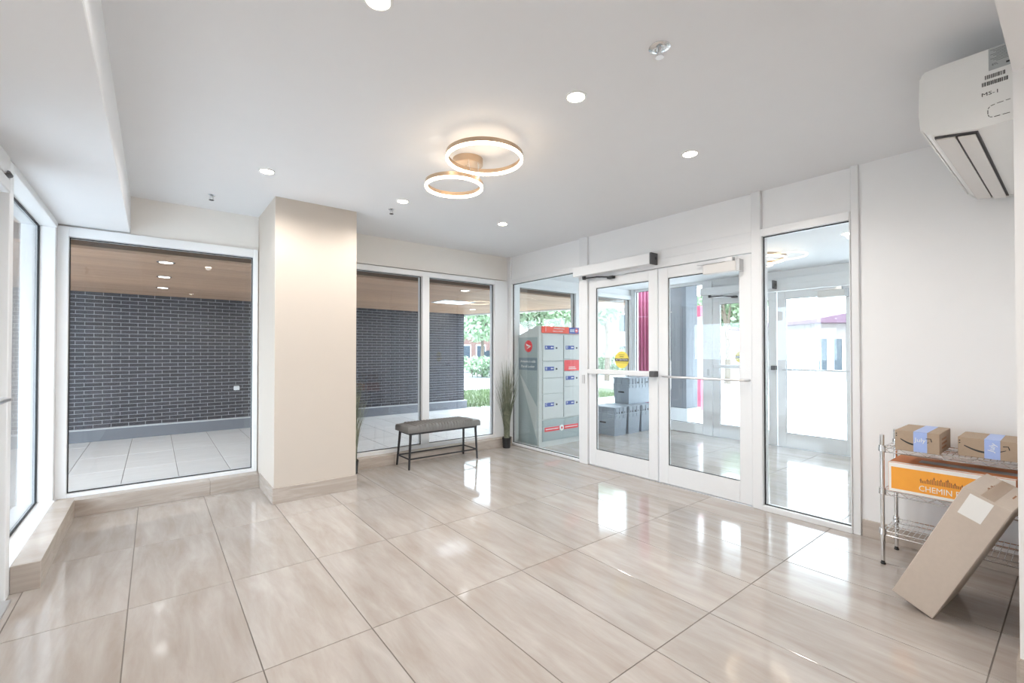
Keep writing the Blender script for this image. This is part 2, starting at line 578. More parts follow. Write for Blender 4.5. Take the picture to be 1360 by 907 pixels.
def window_yz(name, x, y0, y1, z0, z1, w0, w1, wb, wt, label, side=-1, depth=0.05, panes_mat='clear_glass', z_post=None):
    """glazing in a plane X=const, face at x, body to x+depth*2; side: face the gaskets are on"""
    w = thing(name, (x, (y0 + y1) / 2, z0), label, 'window', kind='structure')
    frame_yz(MB(), x, x + 0.10, y0, y1, z0, z1, w0, w1, wb, wt, 0.003).build('frame', 'white_metal', w)
    a, b, za, zb = y0 + w0, y1 - w1, z0 + wb, z1 - wt
    boxo('pane', (x + 0.046, a + 0.004, za + 0.004), (x + 0.052, b - 0.004, zb - 0.004), panes_mat, w)
    frame_yz(MB(), x + 0.034, x + 0.046, a, b, za, zb, 0.007, 0.007, 0.007, 0.007).build('gasket', 'rubber', w)
    return w


window_xz('window_1', YB, -0.612, 0.797, 0.118, 2.304, 0.067, 0.040, 0.040, 0.078,
          'wide fixed window beside the pillar looking onto a dark brick wall', depth=(-0.035, 0.09), panes_mat='tinted_glass')
window_xz('window_2', YB, 1.50, XR - 0.035, 0.112, 2.290, 0.06, 0.222, 0.045, 0.062,
          'two-pane window behind the bench with white mullion', mulls=[(2.586, 2.680)], depth=(-0.035, 0.09), panes_mat='tinted_glass')
window_xz('window_6', YB, XR + 0.105, XV, 0.06, 2.30, 0.09, 0.06, 0.05, 0.065,
          'two-pane vestibule window behind the parcel locker', mulls=[(5.30, 5.40)], depth=(-0.03, 0.09))
o = boxo('wall_vestibule_back', (XR + 0.14, YB, 2.30), (XV + 0.1, YB + 0.2, VH + 0.02), 'drywall')
tag(o, 'white strip of wall above the vestibule window', 'wall', kind='structure')
o = boxo('trim_5', (XR + 0.105, YB - 0.03, 0), (XV + 0.1, YB + 0.09, 0.06), 'white_metal')
tag(o, 'white sill strip below the vestibule window', 'sill', kind='structure')
o = boxo('wall_vestibule_right', (XR + 0.14, 0.78, 0), (XV + 0.1, 0.96, VH + 0.02), 'drywall')
tag(o, 'white end wall of the vestibule beside the doors', 'wall', kind='structure')

# left storefront: deep reveal window and the glazed side door
w3 = thing('window_3', (-0.70, 4.3, 0.14), 'tall narrow side window in a deep white reveal by the tiled curb', 'window', kind='structure')
MB().box((-0.80, 3.49, 0), (-0.600, 3.572, 2.31), 0.003).build('jamb', 'white_metal', w3)
MB().box((-0.80, 4.980, 0.13), (-0.612, 5.08, 2.31), 0.003).build('jamb', 'white_metal', w3)
MB().box((-0.80, 3.572, 2.272), (-0.600, 4.980, 2.318), 0.003).build('head', 'white_metal', w3)
MB().box((-0.80, 3.572, 0.0), (-0.600, 4.980, 0.142), 0.003).build('sill', 'white_metal', w3)
boxo('pane', (-0.716, 3.576, 0.15), (-0.710, 4.976, 2.266), 'tinted_glass', w3)
frame_yz(MB(), -0.710, -0.698, 3.572, 4.980, 0.142, 2.272, 0.008, 0.008, 0.008, 0.008).build('gasket', 'rubber', w3)


def door_leaf(name, x, y0, y1, label, hinge='hi', bar='paddle', closer=False, sticker=None, pull=True, sx=-1):
    """glazed aluminium leaf in plane X=x (inner face), y0<y1; hardware on the -X side"""
    d = thing(name, (x, (y0 + y1) / 2, 0), label, 'door', kind='structure')
    z0, z1 = 0.008, 2.128
    st = 0.105
    frame_yz(MB(), x, x + 0.045, y0 + 0.003, y1 - 0.003, z0, z1, st, st, 0.182, 0.105, 0.003).build('leaf_frame', 'white_metal', d)
    a, b, za, zb = y0 + st, y1 - st, 0.190, 2.022
    boxo('pane', (x + 0.020, a + 0.003, za + 0.003), (x + 0.026, b - 0.003, zb - 0.003), 'clear_glass', d)
    frame_yz(MB(), x + 0.008, x + 0.020, a, b, za, zb, 0.006, 0.006, 0.006, 0.006).build('gasket', 'rubber', d)
    if bar == 'paddle':
        p = boxo('push_bar', (x - 0.075, y0 + 0.02, 1.052), (x - 0.030, y1 - 0.045, 1.103), 'white_metal', d, 0.006)
        boxo('end_cap', (x - 0.078, y0 - 0.012 + 0.006, 1.048), (x - 0.0, y0 + 0.052, 1.106), 'dark_cap', p, 0.004)
        boxo('end_cap', (x - 0.070, y1 - 0.062, 1.054), (x - 0.0, y1 - 0.040, 1.102), 'rubber', p, 0.004)
    else:
        zc = 1.058
        pts = [(x, y1 - 0.075, zc), (x - 0.045, y1 - 0.078, zc), (x - 0.062, y1 - 0.095, zc), (x - 0.068, y1 - 0.13, zc),
               (x - 0.068, y0 + 0.10, zc), (x - 0.062, y0 + 0.04, zc), (x - 0.045, y0 + 0.028, zc), (x, y0 + 0.026, zc)]
        MB().tube(pts, 0.011, 10).build('push_rod', 'aluminium', d)
    if pull:
        yp = y1 - 0.055 if bar != 'paddle' else y0 + 0.055
        X = x + 0.045
        pts = [(X, yp, 1.22), (X + 0.045, yp, 1.22), (X + 0.062, yp, 1.212), (X + 0.070, yp, 1.195), (X + 0.070, yp, 0.935), (X + 0.062, yp, 0.918), (X + 0.045, yp, 0.91), (X, yp, 0.91)]
        MB().tube(pts, 0.012, 10).build('pull_handle', 'white_metal', d)
    if closer:
        c = boxo('closer', (x - 0.075, y0 + 0.10, 1.992), (x, y0 + 0.395, 2.078), 'louver_plastic', d, 0.005)
        boxo('end_plate', (x - 0.078, y0 + 0.068, 1.985), (x, y0 + 0.099, 2.09), 'grey_metal', c, 0.003)
        MB().box((x - 0.060, y0 + 0.13, 2.084), (x - 0.030, y0 + 0.46, 2.096), 0.002).box((x - 0.07, y0 + 0.13, 2.079), (x - 0.02, y0 + 0.20, 2.118), 0.003).build('closer_arm', 'aluminium', c)
    if sticker:
        ys, zs, r = sticker
        s = MB().lathe((x + 0.0175, ys, zs), [(0, 0), (r, 0), (r, 0.002), (0, 0.002)], 32, 'x').build('warning_sticker', 'yellow_print', d)
        s['label'] = 'round yellow warning sticker'
        MB().box((x + 0.0165, ys - r * 0.98, zs - 0.017), (x + 0.0172, ys + r * 0.98, zs + 0.015)).build('black_band', 'black_print', s)
        MB().box((x + 0.0165, ys - r * 0.4, zs + 0.052), (x + 0.0172, ys + r * 0.4, zs + 0.056)).box((x + 0.0165, ys - r * .3, zs + 0.030), (x + 0.0172, ys + r * .3, zs + 0.036)).box((x + 0.0165, ys - r * .85, zs - 0.034), (x + 0.0172, ys + r * .85, zs - 0.031)).build('fine_print', 'black_print', s)
        text('ATTENTION', 0.030, (x + 0.0162, ys, zs - 0.001), (0, -1, 0), (0, 0, 1), 'white_print', s, 0.0003, squeeze=0.95)
    return d


def storefront(x, top, which, inner):
    where = 'lobby' if inner else 'street'
    t = thing('trim_6' if inner else 'trim_7', (x, 2.6, 0),
              'white metal frame of the lobby double doors with full-height posts' if inner else 'white metal frame of the street double doors across the vestibule', 'door frame', kind='structure')
    for a, b in ((5.005, 5.075), (3.562, 3.690), (1.655, 1.728), (0.99, 1.037)):
        boxo('post', (x - 0.02, a, 0), (x + 0.115, b, top + 0.005), 'white_metal', t, 0.003)
    boxo('door_head', (x - 0.012, 1.728, 2.134), (x + 0.105, 3.562, 2.222), 'white_metal', t, 0.003)
    boxo('door_head_trim', (x - 0.004, 1.728, 2.222), (x + 0.105, 3.562, 2.312), 'white_metal', t, 0.002)
    boxo('threshold', (x - 0.005, 1.728, 0), (x + 0.1, 3.562, 0.006), 'aluminium', t)
    MB().box((x - 0.035, 3.60, 0.93), (x - 0.018, 3.635, 1.03), 0.002).build('strike_plate', 'grey_metal', t)
    return t


storefront(XR, H, 'inner', True)
door_leaf('door_1', XR, 2.642, 3.558, 'glazed lobby door leaf with wide push bar and yellow attention sticker', bar='paddle', sticker=(3.102, 1.212, 0.092), pull=False)
door_leaf('door_2', XR, 1.732, 2.636, 'glazed lobby door leaf with thin push rod and boxy closer', bar='rod', closer=True)
window_yz('window_4', XR - 0.012, 3.69, 5.005, 0.004, 2.312, 0.012, 0.012, 0.026, 0.062, 'glazed side panel between the potted grass and the lobby doors')
window_yz('window_5', XR - 0.028, 1.037, 1.655, 0.0, 2.312, 0.008, 0.012, 0.042, 0.062, 'glazed side panel between the lobby doors and the plain wall')
storefront(XV, VH, 'outer', False)
door_leaf('door_3', XV, 2.642, 3.558, 'glazed street door leaf with wide push bar and yellow sticker beyond the vestibule', bar='paddle', sticker=(3.136, 1.222, 0.092), pull=True)
door_leaf('door_4', XV, 1.732, 2.636, 'glazed street door leaf with thin push rod and closer beyond the vestibule', bar='rod', closer=True)
window_yz('window_7', XV - 0.012, 3.69, 5.005, 0.004, VH, 0.03, 0.02, 0.150, 0.045, 'street-side glazed panel beside the stacked grey totes')
window_yz('window_8', XV - 0.012, 1.037, 1.655, 0.004, VH, 0.02, 0.02, 0.150, 0.045, 'narrow street-side glazed panel at the end of the vestibule')
o = MB().box((XV + 0.012, 1.728, 2.312), (XV + 0.11, 3.562, VH + 0.02)).build('wall_vestibule_front', 'drywall')
tag(o, 'white band of wall above the street doors', 'wall', kind='structure')

# side door in the left storefront
d5 = thing('door_5', (-0.66, 3.0, 0), 'white framed glazed side door next to the tiled curb', 'door', kind='structure')
frame_yz(MB(), -0.685, -0.640, 2.565, 3.480, 0.008, 2.20, 0.11, 0.11, 0.19, 0.12, 0.003).build('leaf_frame', 'white_metal', d5)
boxo('pane', (-0.668, 2.678, 0.20), (-0.662, 3.367, 2.078), 'tinted_glass', d5)
MB().tube([(-0.640, 3.43, 1.055), (-0.60, 3.43, 1.055), (-0.585, 3.41, 1.055), (-0.585, 2.65, 1.055), (-0.60, 2.63, 1.055), (-0.640, 2.63, 1.055)], 0.012, 10).build('push_rod', 'aluminium', d5)
cl = boxo('closer', (-0.640, 3.10, 2.10), (-0.575, 3.36, 2.165), 'grey_metal', d5, 0.006)
MB().tube([(-0.6, 3.33, 2.175), (-0.585, 3.40, 2.20), (-0.60, 3.44, 2.225)], 0.012, 8).build('closer_arm', 'black_metal', cl)
t8 = thing('trim_8', (-0.7, 3.0, 0), 'white metal frame of the side door', 'door frame', kind='structure')
boxo('door_head', (-0.80, 2.50, 2.205), (-0.600, 3.488, 2.318), 'white_metal', t8, 0.003)
boxo('post', (-0.80, 2.50, 0), (-0.600, 2.560, 2.205), 'white_metal', t8, 0.003)
boxo('threshold', (-0.80, 2.560, 0), (-0.575, 3.488, 0.008), 'aluminium', t8, 0.002)

# ================================================================== EXTERIOR SHELL
YW = 9.05
XC = 5.72
SZ = 2.18
# ---- brick wall, the bricks seen largest one by one, the rest joined
bw = thing('wall_exterior', (0, YW, 0), 'dark slim-brick wall with pale joints across the covered walk', 'wall', kind='structure')
boxo('mortar_bed', (-6.0, YW + 0.006, 0.0), (XC - 0.006, YW + 0.35, SZ + 0.05), 'mortar', bw)
boxo('plinth', (-6.0, YW - 0.045, -0.02), (XC + 0.05, YW + 0.36, 0.150), 'plinth', bw, 0.004)
boxo('ledge', (-6.0, YW - 0.05, 0.150), (XC + 0.055, YW + 0.36, 0.166), 'pale_ledge', bw, 0.003)
BL, BH, BJ = 0.200, 0.0560, 0.0085
bx, by, bz = (BL - BJ) / 2, 0.02, (BH - BJ) / 2


def brick_verts(cx_, cy_, cz_, hx):
    c = 0.0025
    v = []
    for yy, k in ((by, 0), (-by + c, 0), (-by, c)):
        v += [(cx_ - hx + k, cy_ + yy, cz_ - bz + k), (cx_ + hx - k, cy_ + yy, cz_ - bz + k), (cx_ + hx - k, cy_ + yy, cz_ + bz - k), (cx_ - hx + k, cy_ + yy, cz_ + bz - k)]
    f = []
    for r in (0, 4):
        for k in range(4):
            k2 = (k + 1) % 4
            f.append([r + k, r + k2, r + 4 + k2, r + 4 + k])
    f.append([8, 9, 10, 11])
    return v, f


bv, bf = brick_verts(0, 0, 0, bx)
bme = bpy.data.meshes.new('brick')
bme.from_pydata(bv, [], bf)
bme.materials.append(M['brick_face'])
rest = MB()
n_b = 0
rows = int((SZ + 0.03 - 0.168) / BH) + 1
for r in range(rows):
    zc = 0.170 + BH * (r + 0.5)
    k = 0
    x = -5.9 + (BL / 2 if r % 2 else 0)
    while x < XC - 0.02:
        xa, xb = x, min(x + BL, XC)
        xm, hx = (xa + xb) / 2, (xb - xa - BJ) / 2
        dy = random.uniform(-0.002, 0.002)
        if -0.95 < xm < 0.66 and n_b < 300 and hx > 0.09:
            o = bpy.data.objects.new('brick', bme)
            COL.objects.link(o)
            o.parent = bw
            o.location = (xm, by - 0.002 + dy, zc)
            n_b += 1
        elif hx > 0.02 and xm > -3.5:
            rest.add(*brick_verts(xm, YW + by - 0.002 + dy, zc, hx))
        x += BL
o = rest.build('brickwork', 'brick_face', bw)
o['kind'] = 'stuff'
# corner return of the brick wall
o = MB().box((XC - 0.02, YW + 0.004, 0.166), (XC - 0.004, YW + 0.34, SZ + 0.05)).build('corner_return', 'brick_face', bw)
# outlet plate on the brick wall
op = thing('outlet_cover', (1.112, YW - 0.01, 0.62), 'white weatherproof outlet cover on the dark brick wall', 'outlet')
boxo('cover', (1.070, YW - 0.035, 0.640), (1.155, YW - 0.003, 0.705), 'white_plastic', op, 0.006)
boxo('hinge', (1.075, YW - 0.02, 0.703), (1.15, YW - 0.006, 0.714), 'grey_metal', op, 0.002)

# ---- wooden canopy ceiling, one object per plank
cn = thing('ceiling_canopy', (0, 5.3, SZ), 'light wood plank ceiling over the covered walk outside', 'ceiling', kind='structure')


def edge_x(y):
    return 7.05 + (y - 5.28) * (5.75 - 7.05) / (9.05 - 5.28)


PW = 0.105
y = 5.285
MB().prism([(-6.0, 5.285), (edge_x(5.285), 5.285), (edge_x(9.4), 9.4), (-6.0, 9.4)], 2, SZ + 0.022, SZ + 0.25).build('backing', 'soffit_joint', cn)
while y < 9.36:
    y2 = y + PW - 0.006
    MB().prism([(-6.0, y), (edge_x(y) - 0.02, y), (edge_x(y2) - 0.02, y2), (-6.0, y2)], 2, SZ, SZ + 0.024).build('plank', 'soffit_wood', cn)
    y += PW
MB().prism([(edge_x(5.285) - 0.02, 5.285), (edge_x(5.285) + 0.05, 5.285), (edge_x(9.4) + 0.05, 9.4), (edge_x(9.4) - 0.02, 9.4)], 2, SZ - 0.03, SZ + 0.30).build('fascia', 'white_metal', cn)
# unseen canopies added to cut daylight at the side door and street doors
o = MB().box((-2.7, -6, SZ + 0.15), (-0.82, 5.28, SZ + 0.40)).build('added_side_shade', 'soffit_wood')
tag(o, 'unseen wood canopy added to shade the side door', 'canopy', kind='structure')
o = MB().box((XV + 0.13, -3, 2.62), (9.3, 5.0, 2.85)).build('added_street_shade', 'white_metal')
tag(o, 'unseen white canopy added to shade the street doors', 'canopy', kind='structure')

# ---- paving outside, one object per slab
gp = thing('ground_paving', (0, 7, -0.02), 'pale concrete slab paving of the covered walk', 'paving', kind='structure')
boxo('joint_bed', (-6.2, 5.18, -0.15), (6.3, 9.1, -0.0245), 'paver_joint', gp)
PX, PY = 0.4675, 0.915
pme = None
for i in range(-7, 15):
    for j in range(0, 5):
        xa = -0.253 + i * PX
        ya = 5.28 + (j - 1) * PY + 0.515
        y0, y1 = max(ya, 5.19), min(ya + PY, YW - 0.02)
        if y1 - y0 < 0.03:
            continue
        full = (y1 - y0) > PY - 1e-6
        if full and pme:
            me = pme
        else:
            hx, hy_, c = PX / 2 - 0.003, (y1 - y0) / 2 - 0.003, 0.003
            me = bpy.data.meshes.new('slab')
            v = [(sx * hx, sy * hy_, -0.03) for sx, sy in ((-1, -1), (1, -1), (1, 1), (-1, 1))] + [(sx * hx, sy * hy_, -c) for sx, sy in ((-1, -1), (1, -1), (1, 1), (-1, 1))] + [(sx * (hx - c), sy * (hy_ - c), 0) for sx, sy in ((-1, -1), (1, -1), (1, 1), (-1, 1))]
            f = [[r + k, r + (k + 1) % 4, r + 4 + (k + 1) % 4, r + 4 + k] for r in (0, 4) for k in range(4)] + [[8, 9, 10, 11]]
            me.from_pydata(v, [], f)
            me.materials.append(M['paver'])
            if full:
                pme = me
        o = bpy.data.objects.new('slab', me)
        COL.objects.link(o)
        o.parent = gp
        o.location = (xa + PX / 2, (y0 + y1) / 2 - 7, random.uniform(-0.001, 0.001))
# street and forecourt
o = boxo('ground_street', (-70, -60, -0.30), (90, 90, -0.05), 'asphalt')
tag(o, 'bright pale street and forecourt beyond the entrance', 'street', kind='structure')
o = boxo('ground_sidewalk', (-9, -6, -0.12), (-0.80, 5.18, -0.03), 'paver')
tag(o, 'pale sidewalk outside the glazed side door', 'paving', kind='structure')
o = MB().prism([(XV + 0.1, -3), (14, -3), (14, 8.6), (6.31, 8.6), (6.31, 5.2), (XV + 0.1, 5.2)], 2, -0.12, -0.02).build('ground_forecourt', 'paver')
tag(o, 'pale concrete forecourt outside the street doors', 'paving', kind='structure')


# ================================================================== pixel directions -> points on known planes
_Fh = Vector((math.sin(YAW), math.cos(YAW), 0))
_R = Vector((math.cos(YAW), -math.sin(YAW), 0))
_F = _Fh * math.cos(PITCH) + Vector((0, 0, math.sin(PITCH)))
_U = Vector((0, 0, math.cos(PITCH))) - _Fh * math.sin(PITCH)
_CY = 467 - F_PX * math.tan(PITCH)


def on(axis, val, x, y):
    v = _F + _R * ((x - 680) / F_PX) + _U * ((_CY - y) / F_PX)
    c = Vector((0, 0, CAM_H))
    return c + v * ((val - c[axis]) / v[axis])


# ================================================================== CEILING FIXTURES
def downlight(x, y, z, label, group, watts, r=0.042, name='recessed_downlight'):
    t = thing(name, (x, y, z), label, 'downlight', group)
    MB().lathe((x, y, z), [(r, -0.001), (r + 0.004, -0.005), (r + 0.014, -0.003), (r + 0.014, 0.0)], 28).build('trim_ring', 'white_plastic', t)
    MB().lathe((x, y, z - 0.0035), [(0, 0.0), (r, 0.0), (r, 0.003), (0, 0.003)], 24).build('lamp_lens', 'lamp_white', t)
    if watts:
        ld = bpy.data.lights.new('lamp', 'SPOT')
        ld.energy = watts
        ld.color = (1.0, 0.955, 0.905)
        ld.spot_size = math.radians(166)
        ld.spot_blend = 0.55
        ld.shadow_soft_size = r
        lo = bpy.data.objects.new('lamp', ld)
        COL.objects.link(lo)
        lo.parent = t
        lo.location = (0, 0, -0.012)
    return t


for (x, y), lab in {
    (0.657, 1.652): 'lit recessed downlight in the lobby ceiling beside the bulkhead, away from the windows',
    (1.724, 1.640): 'lit recessed downlight in the lobby ceiling next to the large ring of the ring lamp',
    (2.828, 1.640): 'lit recessed downlight in the lobby ceiling over the door with the boxy closer',
    (0.645, 3.742): 'lit recessed downlight in the lobby ceiling in front of the pillar',
    (1.720, 3.742): 'lit recessed downlight in the lobby ceiling next to the small ring of the ring lamp',
    (2.846, 3.760): 'lit recessed downlight in the lobby ceiling in front of the bench window',
}.items():
    downlight(x, y, H, lab, 'lobby ceiling downlights', DOWN_W)
for x, y, lab in ((0.657, -0.9, 'added unseen passage fill light near the side-door wall, next to the opening'), (2.2, -0.9, 'added unseen passage fill light near the wire-rack wall, next to the opening'),
                  (0.657, -2.6, 'added unseen passage fill light near the side-door wall, next to the end wall'), (2.2, -2.6, 'added unseen passage fill light near the wire-rack wall, next to the end wall')):
    downlight(x, y, H, lab, 'added passage fill lights', DOWN_W)  # unseen lamps added behind the viewpoint to fill the lobby with light
downlight(5.10, 1.37, VH, 'lit recessed downlight in the vestibule ceiling near its end wall', None, DOWN_W * 0.6)

# ---- double ring ceiling lamp
def ring(parent, c, R, name):
    hw = 0.0075
    band = MB().lathe(c, [(R - hw, 0.0), (R - hw, 0.026), (R + hw, 0.026), (R + hw, 0.0)], 72, closed=True).build(name, 'champagne_metal', parent)
    MB().lathe(c, [(R - hw, -0.0005), (R - hw, -0.013), (R - hw * .5, -0.017), (R + hw * .5, -0.017), (R + hw, -0.013), (R + hw, -0.0005)], 72, closed=True).build('diffuser', 'ring_white', band)
    return band


rl = thing('ring_ceiling_lamp', (1.70, 2.645, H), 'champagne metal ceiling lamp of two glowing rings, one larger', 'ceiling lamp')
MB().lathe((1.70, 2.645, H), [(0.0, -0.045), (0.098, -0.045), (0.104, -0.040), (0.104, 0.0)], 48).build('canopy', 'champagne_metal', rl)
BC, SCc = (1.635, 2.350, 2.525), (1.632, 2.715, 2.452)
ring(rl, BC, 0.236, 'large_ring')
ring(rl, SCc, 0.193, 'small_ring')
MB().lathe((1.685, 2.645, H - 0.0655), [(0.0, 0.0), (0.007, 0.0), (0.007, 0.02), (0.0, 0.02)], 12).build('screw_cap', 'chrome', rl)
for px_, py_ in ((1.645, 2.5235), (1.720, 2.5435)):
    zt = 2.476 + 0.0
    MB().tube([(px_, max(py_, 2.552), H - 0.045), (px_, py_, zt)], 0.0022, 6).build('wire', 'chrome', rl)
for px_, py_ in ((1.66, 2.5845), (1.735, 2.563)):
    MB().tube([(px_, py_, H - 0.02), (px_, py_, 2.549)], 0.0022, 6).build('wire', 'chrome', rl)

# vestibule ring lamp
vl = thing('ring_ceiling_lamp', (5.32, 2.30, VH), 'vestibule ceiling lamp with one thin glowing white ring', 'ceiling lamp')
MB().lathe((5.32, 2.30, VH), [(0.0, -0.04), (0.09, -0.04), (0.096, -0.035), (0.096, 0.0)], 40).build('canopy', 'white_plastic', vl)
ring(vl, (5.32, 2.30, VH - 0.075), 0.30, 'ring_band')
for a in (0.4, 2.5, 4.6):
    MB().tube([(5.32 + 0.09 * math.cos(a), 2.30 + 0.09 * math.sin(a), VH - 0.03), (5.32 + 0.295 * math.cos(a), 2.30 + 0.295 * math.sin(a), VH - 0.053)], 0.003, 6).build('arm', 'white_plastic', vl)


def sprinkler(x, y, label, big=False):
    t = thing('fire_sprinkler', (x, y, H), label, 'sprinkler')
    R = 0.046 if big else 0.030
    MB().lathe((x, y, H), [(0.012, -0.010), (R * .6, -0.010), (R, -0.003), (R, 0)], 28).build('escutcheon', 'chrome', t)
    MB().lathe((x, y, H), [(0.0, -0.024), (0.008, -0.024), (0.008, -0.004), (0, -0.004)], 12).build('body', 'chrome', t)
    for s in (-1, 1):
        MB().tube([(x + s * 0.010, y, H - 0.010), (x + s * 0.013, y, H - 0.028), (x + s * 0.004, y, H - 0.042)], 0.0028, 6).build('yoke_arm', 'grey_metal', t)
    MB().lathe((x, y, H), [(0.0, -0.045), (0.018, -0.045), (0.019, -0.042), (0, -0.042)], 20).build('deflector', 'chrome' if big else 'black_metal', t)
    return t


sprinkler(1.730, 1.145, 'large chrome fire sprinkler head on the lobby ceiling, away from the windows', True)
sprinkler(0.373, 4.603, 'small fire sprinkler head on the ceiling by the wide brick-view window')
sprinkler(1.736, 4.020, 'small fire sprinkler head on the ceiling beside the small lamp ring')

# canopy lights outside
def canopy_lamp(t, watts=30.0):
    ld = bpy.data.lights.new('lamp', 'SPOT')
    ld.energy = watts
    ld.color = (1.0, 0.95, 0.9)
    ld.spot_size = math.radians(130)
    ld.spot_blend = 1.0
    ld.shadow_soft_size = 0.055
    lo = bpy.data.objects.new('lamp', ld)
    COL.objects.link(lo)
    lo.parent = t
    lo.location = (0, 0, -0.012)


for (x, y), lab in {(0.085, 5.60): 'unlit-looking white canopy downlight over the walk, closest to the wide window', (0.085, 6.70): 'white canopy downlight over the walk, middle one of a row of three',
                    (0.085, 7.85): 'white canopy downlight over the walk, closest to the brick wall'}.items():
    t = thing('canopy_downlight', (x, y, SZ), lab.replace('unlit-looking ', ''), 'downlight', 'canopy lights in a row outside the wide window')
    MB().lathe((x, y, SZ), [(0.055, -0.001), (0.060, -0.006), (0.075, -0.004), (0.075, 0)], 28).build('trim_ring', 'chrome', t)
    MB().lathe((x, y, SZ - 0.005), [(0, 0), (0.055, 0), (0.055, 0.004), (0, 0.004)], 24).build('lamp_lens', 'canopy_white', t)
    canopy_lamp(t)
for x, y, lab in ((3.50, 5.52, 'white canopy downlight outside the bench window, closest to the glass'), (5.2, 7.90, 'white canopy downlight near the corner of the brick wall')):
    t = thing('canopy_downlight', (x, y, SZ), lab, 'downlight')
    MB().lathe((x, y, SZ), [(0.055, -0.001), (0.060, -0.006), (0.075, -0.004), (0.075, 0)], 28).build('trim_ring', 'chrome', t)
    MB().lathe((x, y, SZ - 0.005), [(0, 0), (0.055, 0), (0.055, 0.004), (0, 0.004)], 24).build('lamp_lens', 'canopy_white', t)
    canopy_lamp(t)
t = thing('canopy_panel_light', (4.15, 6.93, SZ), 'square white light panel in the wooden canopy ceiling', 'light panel')
frame = MB()
frame.box((3.84, 6.69, SZ - 0.012), (4.46, 6.72, SZ), 0.002).box((3.84, 7.15, SZ - 0.012), (4.46, 7.18, SZ), 0.002)
frame.box((3.84, 6.72, SZ - 0.012), (3.87, 7.15, SZ), 0.002).box((4.43, 6.72, SZ - 0.012), (4.46, 7.15, SZ), 0.002)
frame.build('frame', 'white_metal', t)
boxo('diffuser', (3.87, 6.72, SZ - 0.007), (4.43, 7.15, SZ - 0.001), 'panel_white', t)

# ================================================================== DOOR OPERATORS
def operator(x, label):
    t = thing('door_operator', (x - 0.06, 3.16, 2.165), label, 'door operator')
    boxo('housing', (x - 0.122, 2.652, 2.166), (x - 0.012, 3.695, 2.276), 'white_metal', t, 0.004)
    cap = boxo('end_cap', (x - 0.122, 2.632, 2.164), (x - 0.012, 2.652, 2.278), 'dark_cap', t, 0.002)
    boxo('key_switch', (x - 0.06, 2.626, 2.21), (x - 0.03, 2.633, 2.24), 'black_metal', cap, 0.002)
    MB().lathe((x - 0.062, 3.57, 2.130), [(0, 0), (0.020, 0), (0.022, 0.01), (0.022, 0.036), (0, 0.036)], 16).build('spindle', 'rubber', t)
    MB().tube([(x - 0.062, 3.57, 2.142), (x - 0.060, 3.38, 2.138), (x - 0.045, 3.22, 2.118)], 0.008, 8).build('arm', 'black_metal', t)
    boxo('shoe', (x - 0.05, 3.17, 2.10), (x - 0.0, 3.25, 2.128), 'rubber', t, 0.004)
    return t


operator(XR, 'long white automatic door operator above the lobby door with the push bar')
operator(XV, 'white automatic door operator above the street door across the vestibule')

# ================================================================== AIR CONDITIONER
XA, XAE = 2.618, 3.90
ac = thing('air_conditioner', (3.26, YN, 2.2), 'white wall-mounted split air conditioner seen from its end panel', 'air conditioner')


def ac_profile(inset=0.0):
    # (y, z) outline: back bottom -> back top -> front top -> front -> curved chin
    s = inset
    return [(YN + 0.001 + s, 2.205 + s), (YN + 0.001 + s, 2.513 - s), (YN + 0.20, 2.516 - s), (YN + 0.256 - s, 2.512 - s), (YN + 0.268 - s, 2.502), (YN + 0.271 - s, 2.485),
            (YN + 0.272 - s, 2.33), (YN + 0.268 - s, 2.262), (YN + 0.250 - s, 2.238 + s), (YN + 0.215 - s, 2.226 + s), (YN + 0.10, 2.205 + s)]


MB().prism(ac_profile(), 0, XA, XA + 0.02).build('end_panel', 'white_plastic', ac)
MB().prism(ac_profile(), 0, XAE - 0.02, XAE).build('end_panel', 'white_plastic', ac)
MB().prism(ac_profile(0.003), 0, XA + 0.0215, XAE - 0.0215).build('housing', 'white_plastic', ac)
MB().prism([(YN + 0.262, 2.492), (YN + 0.276, 2.49), (YN + 0.279, 2.33), (YN + 0.274, 2.262), (YN + 0.268, 2.262)], 0, XA + 0.004, XAE - 0.004).build('front_cover', 'white_plastic', ac)
# underside outlet, flaps lie along the unit
MB().prism([(YN + 0.100, 2.2025), (YN + 0.232, 2.2225), (YN + 0.232, 2.232), (YN + 0.100, 2.212)], 0, XA + 0.03, XAE - 0.03).build('outlet_slot', 'dark_cap', ac)
for y0, y1, za, zb in ((YN + 0.168, YN + 0.228, 2.211, 2.220), (YN + 0.108, YN + 0.160, 2.198, 2.2065)):
    MB().prism([(y0, za), (y1, zb), (y1, zb - 0.006), (y0, za - 0.006)], 0, XA + 0.034, XAE - 0.034).build('flap', 'louver_plastic', ac)
# label, barcodes, handwritten mark and knock-out on the end panel (plane X = XA)
ex = XA - 0.0006


def acp(x, y):
    p = on(0, XA, x, y)
    return p.y, p.z


